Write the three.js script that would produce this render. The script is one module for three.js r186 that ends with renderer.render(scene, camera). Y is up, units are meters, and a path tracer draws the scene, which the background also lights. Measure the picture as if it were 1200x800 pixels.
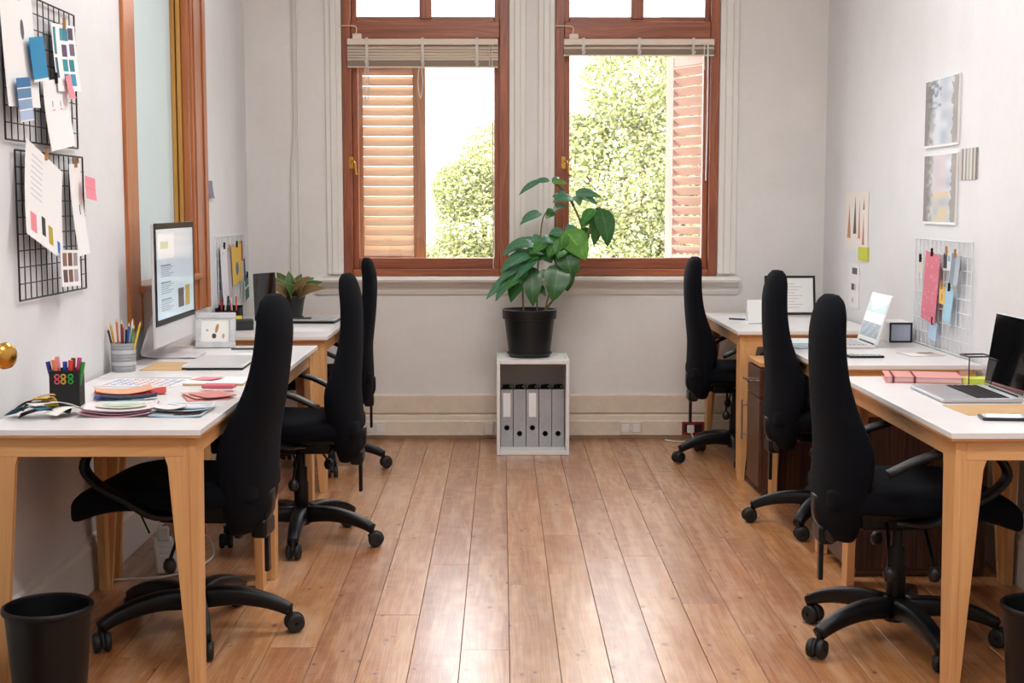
import * as THREE from 'three';
import { RoundedBoxGeometry } from 'three/addons/geometries/RoundedBoxGeometry.js';
import { mergeGeometries, mergeVertices } from 'three/addons/utils/BufferGeometryUtils.js';
import { RectAreaLightUniformsLib } from 'three/addons/lights/RectAreaLightUniformsLib.js';

// ---------------------------------------------------------------- camera, sky, sun, exposure
const renderer = new THREE.WebGLRenderer({ antialias: true });
renderer.toneMapping = THREE.LinearToneMapping;
renderer.toneMappingExposure = 2.05;
renderer.shadowMap.enabled = true;
RectAreaLightUniformsLib.init();
const scene = new THREE.Scene();
const V = (x, y, z) => new THREE.Vector3(x, y, z);
const camera = new THREE.PerspectiveCamera(2 * Math.atan(400 / 1600) * 180 / Math.PI, 1.5, 0.05, 200);
camera.position.set(0, 1.33, 0);
camera.rotation.order = 'YXZ';
camera.rotation.set(-Math.atan(160 / 1600), -Math.atan(12 / Math.hypot(1600, 160)), 0);
scene.background = new THREE.Color(0.93, 0.97, 1.0);
scene.backgroundIntensity = 3.4;
const sun = new THREE.DirectionalLight(new THREE.Color(1, 0.93, 0.8), 3);
sun.position.set(-8, 16, 6); sun.target.position.set(0, 0, -14);
sun.castShadow = true; sun.shadow.mapSize.set(2048, 2048);
Object.assign(sun.shadow.camera, { left: -25, right: 25, top: 25, bottom: -25, near: 1, far: 80 });
scene.add(sun, sun.target);
const FILL_LAMP = { intensity: 12.5, color: new THREE.Color(1, 0.985, 0.97) };  // strength and tint of the added ceiling panels

// ---------------------------------------------------------------- room measures (metres)
const XL = -1.433, XR = 1.824, ZB = -7.74, ZF = 1.6, YC = 3.3, DESK = 0.73;

// ---------------------------------------------------------------- helpers
function rng(seed) { let s = seed >>> 0; return () => { s = (s + 0x6D2B79F5) >>> 0; let t = s; t = Math.imul(t ^ (t >>> 15), t | 1); t ^= t + Math.imul(t ^ (t >>> 7), t | 61); return ((t ^ (t >>> 14)) >>> 0) / 4294967296; }; }
const used = {};
function numbered(n) { if (!(n in used)) { used[n] = 0; return n; } used[n]++; return n + '_' + String(used[n]).padStart(3, '0'); }
function shade(m) { m.castShadow = true; m.receiveShadow = true; return m; }
function part(name, geo, mat, parent, pos, rot) {
  const m = shade(new THREE.Mesh(geo, mat)); m.name = name;
  if (pos) m.position.set(...pos); if (rot) m.rotation.set(...rot);
  parent.add(m); return m;
}
function tag(o, label, category, group) { o.userData.label = label; o.userData.category = category; if (group) o.userData.group = group; return o; }
function thing(name, label, category, pos = [0, 0, 0], turn = 0, group) {
  const o = new THREE.Group(); o.name = numbered(name); o.position.set(...pos); o.rotation.y = turn; scene.add(o); return tag(o, label, category, group);
}
function single(name, geo, mat, label, category, pos, rot, group) {
  const m = part(numbered(name), geo, mat, scene, pos, rot); return tag(m, label, category, group);
}
function struct(name, geo, mat, parent, pos, label) {
  const m = geo ? part(name, geo, mat, parent || scene, pos) : new THREE.Group();
  if (!geo) { m.name = name; if (pos) m.position.set(...pos); (parent || scene).add(m); }
  m.userData.kind = 'structure'; if (label) m.userData.label = label; return m;
}
// uv in metres by dominant normal; grain (u) along axis g
function uvm(geo, g = 0, off = [0, 0]) {
  const q = geo.index ? geo.toNonIndexed() : geo; const p = q.attributes.position, n = q.attributes.normal, uv = new Float32Array(p.count * 2);
  for (let i = 0; i < p.count; i += 3) {
    let nx = 0, ny = 0, nz = 0; for (let k = 0; k < 3; k++) { nx += n.getX(i + k); ny += n.getY(i + k); nz += n.getZ(i + k); }
    const a = [Math.abs(nx), Math.abs(ny), Math.abs(nz)], d = a.indexOf(Math.max(...a));
    let ax = [0, 1, 2].filter((k) => k !== d); if (ax[1] === g) ax = [ax[1], ax[0]];
    for (let k = 0; k < 3; k++) { const c = [p.getX(i + k), p.getY(i + k), p.getZ(i + k)]; uv[2 * (i + k)] = c[ax[0]] + off[0]; uv[2 * (i + k) + 1] = c[ax[1]] + off[1] + d * 0.37; }
  }
  q.setAttribute('uv', new THREE.BufferAttribute(uv, 2)); return q;
}
const longest = (w, h, d) => (w >= h && w >= d ? 0 : h >= d ? 1 : 2);
let boxSeed = 0;
function bx(w, h, d, r = 0.003, pos, off) {   // rounded box with metric uv
  const g = r > 0 ? new RoundedBoxGeometry(w, h, d, 1, Math.min(r, w / 2.01, h / 2.01, d / 2.01)) : new THREE.BoxGeometry(w, h, d);
  boxSeed += 0.31; const q = uvm(g, longest(w, h, d), off || [boxSeed % 3, (boxSeed * 1.7) % 3]);
  if (pos) q.translate(...pos); return q;
}
const b0 = (w, h, d, pos) => { const g = new THREE.BoxGeometry(w, h, d); if (pos) g.translate(...pos); return g; };
const bxm = (x0, x1, y0, y1, z0, z1, r = 0.003) => bx(x1 - x0, y1 - y0, z1 - z0, r, [(x0 + x1) / 2, (y0 + y1) / 2, (z0 + z1) / 2]);
const cyl = (r1, r2, h, n = 16, pos) => { const g = new THREE.CylinderGeometry(r1, r2, h, n); if (pos) g.translate(...pos); return g; };
function rod(a, b, r, n = 6) { const d = b.clone().sub(a), g = new THREE.CylinderGeometry(r, r, d.length(), n); g.applyQuaternion(new THREE.Quaternion().setFromUnitVectors(V(0, 1, 0), d.normalize())); g.translate((a.x + b.x) / 2, (a.y + b.y) / 2, (a.z + b.z) / 2); return g; }
function tube(pts, r, seg = 24, n = 6) { return new THREE.TubeGeometry(new THREE.CatmullRomCurve3(pts), seg, r, n); }
const lathe = (pts, n = 28) => new THREE.LatheGeometry(pts.map((p) => new THREE.Vector2(...p)), n);
function merge(list) { return mergeGeometries(list.map((g) => { const q = g.index ? g.toNonIndexed() : g; for (const k of Object.keys(q.attributes)) if (!['position', 'normal', 'uv'].includes(k)) q.deleteAttribute(k); return q; })); }
function loft(rings, caps = true) {           // rings of equal length -> smooth closed skin
  const n = rings[0].length, pos = [], idx = [], uv = [];
  rings.forEach((r, i) => r.forEach((p, j) => { pos.push(p.x, p.y, p.z); uv.push(j / n, i / (rings.length - 1)); }));
  for (let i = 0; i < rings.length - 1; i++) for (let j = 0; j < n; j++) { const a = i * n + j, b = i * n + (j + 1) % n, c = a + n, d = b + n; idx.push(a, b, d, a, d, c); }
  if (caps) for (const i of [0, rings.length - 1]) {
    const c = pos.length / 3, m = rings[i].reduce((s, p) => s.add(p), V(0, 0, 0)).divideScalar(n); pos.push(m.x, m.y, m.z); uv.push(0.5, i ? 1 : 0);
    for (let j = 0; j < n; j++) { const a = i * n + j, b = i * n + (j + 1) % n; i ? idx.push(a, b, c) : idx.push(b, a, c); }
  }
  const g = new THREE.BufferGeometry(); g.setAttribute('position', new THREE.Float32BufferAttribute(pos, 3)); g.setAttribute('uv', new THREE.Float32BufferAttribute(uv, 2)); g.setIndex(idx); g.computeVertexNormals(); return g;
}
const se = (a, e) => [Math.sign(Math.cos(a)) * Math.abs(Math.cos(a)) ** e, Math.sign(Math.sin(a)) * Math.abs(Math.sin(a)) ** e];
// band swept along points: w across 'side', t across the other normal
function band(pts, side, w, t, seg = 20, n = 10, e = 0.6) {
  const c = new THREE.CatmullRomCurve3(pts), rings = [];
  for (let i = 0; i <= seg; i++) {
    const u = i / seg, p = c.getPoint(u), tan = c.getTangent(u), s = side.clone().addScaledVector(tan, -side.dot(tan)).normalize(), nn = tan.clone().cross(s);
    const ww = typeof w === 'function' ? w(u) : w, tt = typeof t === 'function' ? t(u) : t, r = [];
    for (let j = 0; j < n; j++) { const [x, y] = se(j / n * 2 * Math.PI, e); r.push(p.clone().addScaledVector(s, x * ww / 2).addScaledVector(nn, y * tt / 2)); }
    rings.push(r);
  }
  return loft(rings);
}
function extr(pts, depth, bevel = 0) { const s = new THREE.Shape(pts.map((p) => new THREE.Vector2(...p))); return new THREE.ExtrudeGeometry(s, { depth, bevelEnabled: bevel > 0, bevelSize: bevel, bevelThickness: bevel, bevelSegments: 1, curveSegments: 8 }); }

// ---------------------------------------------------------------- textures
function lattice(seed, nx, ny) { const r = rng(seed), a = new Float32Array(nx * ny); for (let i = 0; i < a.length; i++) a[i] = r(); return (x, y) => {
  x = ((x % nx) + nx) % nx; y = ((y % ny) + ny) % ny; const i = Math.floor(x), j = Math.floor(y), fx = x - i, fy = y - j, u = fx * fx * (3 - 2 * fx), v = fy * fy * (3 - 2 * fy), i1 = (i + 1) % nx, j1 = (j + 1) % ny;
  return (a[j * nx + i] * (1 - u) + a[j * nx + i1] * u) * (1 - v) + (a[j1 * nx + i] * (1 - u) + a[j1 * nx + i1] * u) * v; }; }
function dataTex(w, h, fn, srgb = true) {
  const d = new Uint8Array(w * h * 4);
  for (let y = 0; y < h; y++) for (let x = 0; x < w; x++) { const c = fn(x / w, y / h), k = 4 * (y * w + x); d[k] = Math.max(0, Math.min(255, c[0])); d[k + 1] = Math.max(0, Math.min(255, c[1])); d[k + 2] = Math.max(0, Math.min(255, c[2])); d[k + 3] = 255; }
  const t = new THREE.DataTexture(d, w, h); t.wrapS = t.wrapT = THREE.RepeatWrapping; t.magFilter = t.minFilter = THREE.LinearFilter; if (srgb) t.colorSpace = THREE.SRGBColorSpace; t.needsUpdate = true; return t;
}
function woodTex(seed, base, dark, o = {}) {
  const { w = 1024, h = 128, streak = 0.5, knots = 0, marks = 0, size = [2, 0.25], wearGlare = 0, wearGlareColor = [220, 182, 152] } = o;
  const n1 = lattice(seed, 8, 48), n2 = lattice(seed + 1, 40, 128), n3 = lattice(seed + 2, 5, 4), n4 = lattice(seed + 3, 24, 10), r = rng(seed + 9);
  const K = Array.from({ length: knots }, () => [r(), 0.12 + 0.76 * r(), 0.003 + 0.004 * r()]), Mk = Array.from({ length: marks }, () => [r(), r(), 0.002 + 0.006 * r(), 0.005 + 0.011 * r(), r() * 3]);
  const t = dataTex(w, h, (u, v) => {
    let warp = n3(u * 5, v * 4) * 0.25, kd = 0;
    for (const [kx, ky, kr] of K) { let du = Math.abs(u - kx); du = Math.min(du, 1 - du) * size[0]; const dv = (v - ky) * size[1], q = Math.hypot(du * 0.6, dv) / kr; if (q < 6) { warp += 0.35 * Math.exp(-q * q * 0.2) * Math.sign(dv); kd = Math.max(kd, q < 1 ? 1 : Math.exp(-(q - 1) * 2.2)); } }
    let g = streak * (n1(u * 8, (v + warp) * 48) - 0.5) + 0.5 * streak * (n2(u * 40, (v + warp * 0.5) * 128) - 0.5) + 0.35 * (n3(u * 5 + 2, v * 4) - 0.5) + 0.5;
    g = Math.min(1, Math.max(0, g)); let c = base.map((b, i) => b * (1 - g * 0.0) + (dark[i] - b) * g);
    if (wearGlare) { const m = Math.max(0, Math.min(1, (n4(u * 24, v * 10) * 0.5 + n3(u * 5, v * 4 + 1) * 0.7 - 0.45) * 2.2)) * wearGlare; c = c.map((x, i) => x + (wearGlareColor[i] - x) * m); }  // pale patches: worn varnish plus window glare painted into the colour
    c = c.map((x, i) => x * (1 - kd * [0.34, 0.44, 0.5][i]));
    for (const [mx, my, a, b, an] of Mk) { let du = (u - mx) * size[0]; const dv = (v - my) * size[1]; if (Math.abs(du) < b * 2 && Math.abs(dv) < b * 2) { const x = du * Math.cos(an) + dv * Math.sin(an), y = -du * Math.sin(an) + dv * Math.cos(an), q = Math.hypot(x / b, y / (a * 0.35)); if (q < 1) c = c.map((k) => k * 0.66); } }
    return c;
  });
  t.repeat.set(1 / size[0], 1 / size[1]); return t;
}
function noiseTex(seed, base, amp, cells = 12, size = 1, px = 256) {
  const a = lattice(seed, cells, cells), b = lattice(seed + 1, cells * 5, cells * 5), c = lattice(seed + 2, 4, 4);
  const t = dataTex(px, px, (u, v) => { const n = (a(u * cells, v * cells) - 0.5) * 0.5 + (b(u * cells * 5, v * cells * 5) - 0.5) * 0.3 + (c(u * 4, v * 4) - 0.5) * 0.6; return base.map((k) => k + amp * n); });
  t.repeat.set(1 / size, 1 / size); return t;
}
function greyTex(seed, cx, cy, size, lo = 0, hi = 255, px = 256) { const a = lattice(seed, cx, cy), b = lattice(seed + 1, cx * 3, cy * 3); const t = dataTex(px, px, (u, v) => { const k = lo + (hi - lo) * (0.65 * a(u * cx, v * cy) + 0.35 * b(u * cx * 3, v * cy * 3)); return [k, k, k]; }, false); t.repeat.set(1 / size[0], 1 / size[1]); return t; }
function canvasTex(w, h, draw) { const c = document.createElement('canvas'); c.width = w; c.height = h; draw(c.getContext('2d'), w, h); const t = new THREE.CanvasTexture(c); t.colorSpace = THREE.SRGBColorSpace; return t; }
const std = (o) => new THREE.MeshStandardMaterial(o), phy = (o) => new THREE.MeshPhysicalMaterial(o);
const col = (h) => new THREE.Color(h);

// ---------------------------------------------------------------- materials
const wallBump = greyTex(11, 60, 60, [1.5, 1.5]);
const M = {
  wall: std({ map: noiseTex(21, [232, 229, 226], 9, 14, 1.7), roughness: 0.55, bumpMap: wallBump, bumpScale: 0.0005 }),
  wallSide: std({ map: noiseTex(25, [228, 228, 230], 8, 14, 1.9), roughness: 0.5, bumpMap: wallBump, bumpScale: 0.0004 }),
  trim: std({ map: noiseTex(28, [235, 232, 226], 8, 10, 1.1), roughness: 0.4 }),
  skirt: std({ map: noiseTex(31, [226, 212, 194], 22, 10, 0.9), roughness: 0.45 }),
  ceiling: std({ color: col('#efeeec'), roughness: 0.9 }),
  redwood: phy({ map: woodTex(41, [178, 100, 62], [124, 62, 36], { streak: 0.8 }), roughness: 0.38, clearcoat: 0.3, clearcoatRoughness: 0.3 }),
  orangewood: phy({ map: woodTex(45, [196, 120, 62], [150, 80, 34], { streak: 0.6 }), roughness: 0.35, clearcoat: 0.4, clearcoatRoughness: 0.25 }),
  ochrewood: phy({ map: woodTex(46, [206, 160, 84], [170, 118, 52], { streak: 0.5 }), roughness: 0.4 }),
  desk: std({ map: woodTex(51, [230, 180, 122], [200, 144, 90], { streak: 0.35 }), roughness: 0.5 }),
  deskEdge: std({ map: woodTex(53, [206, 150, 92], [158, 104, 58], { streak: 0.9 }), roughness: 0.55 }),
  laminate: phy({ map: noiseTex(55, [232, 230, 230], 7, 10, 0.8), roughness: 0.32 }),
  laminateEdge: std({ map: noiseTex(56, [224, 214, 206], 10, 16, 0.3), roughness: 0.45 }),
  darkwood: phy({ map: woodTex(58, [104, 62, 44], [52, 28, 20], { streak: 0.9 }), roughness: 0.4 }),
  fabric: phy({ specularIntensity: 0.3, map: noiseTex(61, [9, 11, 18], 6, 60, 0.12, 128), roughness: 0.95, sheen: 0.12, sheenRoughness: 0.5, sheenColor: col('#39435c'), bumpMap: greyTex(63, 64, 64, [0.1, 0.1]), bumpScale: 0.0006 }),
  plastic: phy({ specularIntensity: 0.6, color: col('#0a0b0e'), roughness: 0.38, bumpMap: greyTex(66, 90, 90, [0.15, 0.15]), bumpScale: 0.0002 }),
  rubber: std({ color: col('#111112'), roughness: 0.6 }),
  blackMetal: std({ color: col('#1c1a1c'), roughness: 0.4, metalness: 0.3 }),
  chrome: std({ color: col('#c9ccd0'), roughness: 0.18, metalness: 1 }),
  steel: std({ color: col('#b8b9bb'), roughness: 0.35, metalness: 0.9 }),
  brass: std({ color: col('#c99a4a'), roughness: 0.25, metalness: 1 }),
  glass: phy({ color: 0xffffff, roughness: 0.0, transmission: 1, thickness: 0, ior: 1.45 }),
  frosted: phy({ map: noiseTex(71, [214, 232, 235], 8, 3, 2.5), roughness: 0.75 }),  // even pale blue stands for the bright wall mirrored in the pane
  blind: std({ color: col('#e6d8c8'), roughness: 0.5 }),
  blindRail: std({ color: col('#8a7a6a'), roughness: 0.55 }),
  shutter: std({ map: woodTex(75, [242, 218, 192], [216, 182, 150], { streak: 0.9 }), roughness: 0.6 }),
  shutterStile: std({ map: woodTex(76, [190, 138, 98], [150, 100, 66], { streak: 0.9 }), roughness: 0.6 }),
  shutterPink: std({ map: woodTex(77, [206, 172, 160], [182, 146, 134], { streak: 0.6 }), roughness: 0.6 }),
  white: std({ color: col('#e9e9e8'), roughness: 0.35 }),
  whiteMatte: std({ color: col('#e8e6e3'), roughness: 0.6 }),
  paper: std({ color: col('#f0efee'), roughness: 0.8, side: THREE.DoubleSide }),
  alu: std({ color: col('#c4c5c9'), roughness: 0.35, metalness: 0.75 }),
  whiteAlu: std({ color: col('#dad9dc'), roughness: 0.3, metalness: 0.25 }),
  blackGloss: phy({ color: col('#0b0a0b'), roughness: 0.06, clearcoat: 1, clearcoatRoughness: 0.02 }),
  binder: std({ map: noiseTex(81, [168, 167, 170], 18, 24, 0.3), roughness: 0.65 }),
  dark: std({ color: col('#111112'), roughness: 0.7 }),
  pot: std({ map: noiseTex(85, [17, 21, 24], 6, 20, 0.2, 128), roughness: 0.42 }),
  soil: std({ map: noiseTex(86, [52, 38, 28], 40, 30, 0.2, 128), roughness: 1, bumpMap: greyTex(87, 24, 24, [0.12, 0.12]), bumpScale: 0.01 }),
  kraft: std({ map: noiseTex(88, [206, 170, 124], 14, 30, 0.3), roughness: 0.8 }),
  socket: std({ color: col('#e4ded6'), roughness: 0.35 }),
  red: std({ color: col('#8e1f1c'), roughness: 0.4 }),
  wireWhite: std({ color: col('#e2e6ea'), roughness: 0.4 }),
  cable: std({ color: col('#d8d2c8'), roughness: 0.5 }),
};
const hue = {}; function paint(hex, rough = 0.55) { const k = hex + rough; return hue[k] || (hue[k] = std({ color: col(hex), roughness: rough })); }

// ================================================================ STRUCTURE
// ---- floor: pine boards running towards the windows, each a mesh
{
  const floor = struct('floor', bxm(XL - 0.3, XR + 0.3, -0.2, -0.019, ZB - 0.3, ZF + 0.3, 0), std({ color: col('#2a1a10'), roughness: 0.9 }), null, null, 'old varnished pine floorboards, scuffed and knotty');
  const mats = [], R = rng(7);
  const rough = greyTex(95, 30, 6, [1.3, 0.3], 90, 165);
  for (let i = 0; i < 8; i++) mats.push(phy({ map: woodTex(100 + i * 7, [[204, 142, 84], [196, 134, 78], [208, 148, 92], [190, 126, 70], [202, 142, 88], [206, 144, 82], [188, 124, 72], [202, 146, 92]][i], [[150, 88, 46], [140, 80, 42], [156, 98, 54], [134, 76, 38], [146, 90, 52], [152, 92, 46], [132, 76, 42], [150, 94, 56]][i], { streak: 0.6, knots: 5, marks: 14, size: [2.2, 0.16], wearGlare: 0.5 }), roughness: 0.95, roughnessMap: rough, clearcoat: 1, clearcoatRoughness: 0.24, bumpMap: greyTex(150 + i, 10, 50, [1.2, 0.15]), bumpScale: 0.0008 }));
  const W = 0.1455, gap = 0.0016; let x = XL, c = 0;
  while (x < XR - 0.005) {
    const x1 = Math.min(x + W, XR), w = x1 - x - gap; let z = ZB, first = true; const shift = [0.9, 2.1, 1.5, 2.6, 1.2][c % 5] + R() * 0.3;
    while (z < ZF) {
      const len = first ? shift : 1.7 + R() * 1.3, z1 = Math.min(z + len, ZF); first = false; const L = z1 - z - 0.0015;
      if (L > 0.02) {
        const dy = (R() - 0.5) * 0.0006;
        const g = extr([[-w / 2, -0.018], [w / 2, -0.018], [w / 2, -0.0008], [w / 2 - 0.0008, 0], [-w / 2 + 0.0008, 0], [-w / 2, -0.0008]], L);
        g.translate(0, 0, -L / 2); const q = uvm(g, 2, [R() * 2.2, 0.08]);
        part('plank', q, mats[Math.floor(R() * 8)], floor, [(x + x1) / 2, dy - 0.001, (z + z1) / 2]);
      }
      z = z1;
    }
    x = x1; c++;
  }
}
// ---- walls
const WINS = [{ x0: -0.89, x1: 0.039 }, { x0: 0.30, x1: 1.216 }], WY0 = 0.93, WY1 = 2.98;
{
  const s = new THREE.Shape([V(XL - 0.3, -0.2, 0), V(XR + 0.3, -0.2, 0), V(XR + 0.3, YC + 0.2, 0), V(XL - 0.3, YC + 0.2, 0)].map((p) => new THREE.Vector2(p.x, p.y)));
  for (const w of WINS) s.holes.push(new THREE.Path([[w.x0, WY0], [w.x0, WY1], [w.x1, WY1], [w.x1, WY0]].map((p) => new THREE.Vector2(...p))));
  struct('wall_back', uvm(new THREE.ExtrudeGeometry(s, { depth: 0.34, bevelEnabled: false }), 0), M.wall, null, [0, 0, ZB - 0.34]);
  // side wall with interior window and door opening; drawn in (z, y) and turned
  const IW = { z0: -6.36, z1: -5.37, y0: 1.0, y1: 2.75 }, DR = { z0: -2.97, z1: -2.12, y1: 2.1 };
  const l = new THREE.Shape([[ZB - 0.3, -0.2], [DR.z0, -0.2], [DR.z0, DR.y1], [DR.z1, DR.y1], [DR.z1, -0.2], [ZF + 0.3, -0.2], [ZF + 0.3, YC + 0.2], [ZB - 0.3, YC + 0.2]].map((p) => new THREE.Vector2(...p)));
  l.holes.push(new THREE.Path([[IW.z0, IW.y0], [IW.z0, IW.y1], [IW.z1, IW.y1], [IW.z1, IW.y0]].map((p) => new THREE.Vector2(...p))));
  const lg = new THREE.ExtrudeGeometry(l, { depth: 0.2, bevelEnabled: false }); lg.rotateY(-Math.PI / 2); // x -> z, depth -> -x
  struct('wall_left', uvm(lg, 2), M.wallSide, null, [XL, 0, 0]);
  struct('wall_right', bxm(XR, XR + 0.25, -0.2, YC + 0.2, ZB - 0.3, ZF + 0.3, 0), M.wallSide);
  struct('wall_front', bxm(XL - 0.3, XR + 0.3, -0.2, YC + 0.2, ZF, ZF + 0.25, 0), M.wall);
  struct('ceiling', bxm(XL - 0.3, XR + 0.3, YC, YC + 0.25, ZB - 0.3, ZF + 0.3, 0), M.ceiling);
  // lobby behind the side door
  const lob = struct('wall_lobby', merge([bxm(XL - 1.5, XL - 1.4, -0.1, 2.5, -3.6, -1.5, 0), bxm(XL - 1.5, XL - 0.19, -0.1, 2.5, -3.7, -3.6, 0), bxm(XL - 1.5, XL - 0.19, -0.1, 2.5, -1.5, -1.4, 0), bxm(XL - 1.5, XL - 0.19, 2.5, 2.6, -3.7, -1.4, 0), bxm(XL - 1.5, XL - 0.01, -0.2, -0.02, -3.7, -1.4, 0)]), M.wallSide);
  // interior window: frame built in the recess
  const w3 = struct('window_3', null, null, null, [XL, 0, 0], 'interior window with frosted pane coloured in a pale blue reflection in orange varnished frame');
  part('pane', bxm(-0.088, -0.073, IW.y0 - 0.05, IW.y1 + 0.05, IW.z0 - 0.05, IW.z1 + 0.05, 0), M.frosted, w3);
  const arch = (z0, z1, y0, y1) => part('architrave', merge([bxm(-0.005, 0.015, y0, y1, z0, z1, 0.005)]), M.orangewood, w3);
  arch(-5.38, -5.22, 0.84, 2.98); arch(-6.62, -6.36, 0.84, 2.98); arch(-6.36, -5.40, 0.84, 1.0); arch(-6.36, -5.40, 2.78, 2.98);
  part('bead', bxm(0.014, 0.024, 0.84, 2.98, -6.62, -6.56, 0.005), M.orangewood, w3);
  part('bead', bxm(0.014, 0.022, 0.84, 2.98, -6.43, -6.385, 0.004), M.orangewood, w3);
  part('jamb', bxm(-0.03, 0.0, 1.0, 2.75, -6.36, -6.335, 0.004), M.orangewood, w3);
  part('jamb', bxm(-0.05, -0.031, 1.0, 2.75, -6.36, -6.32, 0.005), M.ochrewood, w3);
  part('jamb', bxm(-0.073, -0.054, 1.0, 2.75, -6.36, -6.31, 0.005), M.ochrewood, w3);
  part('jamb', bxm(-0.073, 0.0, 1.0, 2.75, -5.39, -5.37, 0.004), M.orangewood, w3);
  part('window_sill', bxm(-0.073, 0.035, 0.985, 1.015, -6.4, -5.36, 0.006), M.orangewood, w3);
  // door, ajar, brass knob
  const d1 = struct('door_1', null, null, null, [XL, 0, DR.z1 - 0.03], 'white panelled door standing ajar with brass knob');
  d1.rotation.y = Math.PI / 2 - 0.425; // leaf runs along +x of the group
  part('leaf', bxm(0.0, 0.818, 0.012, 2.06, -0.042, 0, 0.003), M.white, d1);
  for (const [y0, y1] of [[0.2, 0.85], [1.12, 1.9]]) for (const [a, b] of [[0.1, 0.38], [0.45, 0.73]]) part('panel', bxm(a, b, y0, y1, -0.006, 0.006, 0.004), M.white, d1);
  const kn = lathe([[0, 0], [0.027, 0], [0.027, 0.004], [0.012, 0.008], [0.0105, 0.05], [0.014, 0.057], [0.026, 0.067], [0.0285, 0.077], [0.026, 0.087], [0.015, 0.094], [0, 0.095]], 24); kn.rotateX(Math.PI / 2);
  part('knob', kn, M.brass, d1, [0.79, 1.017, 0]);
}
// ---- windows in the back wall
function plankSash(parent, x0, x1, y0, y1, z0, z1, st, name, mat, rb = st) {
  part(name, bxm(x0, x0 + st, y0, y1, z0, z1, 0.005), mat, parent); part(name, bxm(x1 - st, x1, y0, y1, z0, z1, 0.005), mat, parent);
  part(name, bxm(x0 + st, x1 - st, y0, y0 + rb, z0, z1, 0.005), mat, parent); part(name, bxm(x0 + st, x1 - st, y1 - st, y1, z0, z1, 0.005), mat, parent);
}
WINS.forEach((w, i) => {
  const g = struct('window_' + (i + 1), null, null, null, null, i ? 'tall window in reddish wooden frame, wholly filled by tree' : 'tall window in reddish wooden frame with half-closed louvred shutter outside');
  plankSash(g, w.x0, w.x1, WY0, WY1, ZB - 0.13, ZB + 0.018, 0.05, 'window_frame', M.redwood, 0.04);
  part('transom', bxm(w.x0 + 0.05, w.x1 - 0.05, 2.25, 2.345, ZB - 0.12, ZB + 0.012, 0.006), M.redwood, g);
  // lower sash
  const lx0 = w.x0 + 0.05, lx1 = w.x1 - 0.05;
  plankSash(g, lx0, lx1, WY0 + 0.04, 2.25, ZB - 0.085, ZB - 0.025, 0.032, 'sash', M.redwood, 0.06);
  part('pane', bxm(lx0 + 0.02, lx1 - 0.02, WY0 + 0.08, 2.23, ZB - 0.058, ZB - 0.052, 0), M.glass, g);
  // upper sash with central bar
  const mx = (w.x0 + w.x1) / 2;
  plankSash(g, lx0, lx1, 2.345, WY1 - 0.05, ZB - 0.085, ZB - 0.025, 0.03, 'sash', M.redwood, 0.03);
  part('muntin', bxm(mx - 0.035, mx + 0.035, 2.36, WY1 - 0.07, ZB - 0.08, ZB - 0.015, 0.006), M.redwood, g);
  part('pane', bxm(lx0 + 0.02, mx, 2.36, WY1 - 0.06, ZB - 0.058, ZB - 0.052, 0), M.glass, g);
  part('pane', bxm(mx, lx1 - 0.02, 2.36, WY1 - 0.06, ZB - 0.058, ZB - 0.052, 0), M.glass, g);
  // brass casement fastener
  const hx = w.x0 + 0.045;
  part('latch', merge([bxm(hx - 0.012, hx + 0.012, 1.53, 1.6, ZB + 0.0, ZB + 0.022, 0.003), tube([V(hx, 1.575, ZB + 0.03), V(hx + 0.022, 1.57, ZB + 0.04), V(hx + 0.026, 1.53, ZB + 0.04), V(hx + 0.03, 1.50, ZB + 0.035), V(hx + 0.045, 1.495, ZB + 0.03)], 0.0055, 16, 8), cyl(0.009, 0.009, 0.02, 12).rotateX(Math.PI / 2).translate(hx, 1.575, ZB + 0.026)]), M.brass, g);
});
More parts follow.
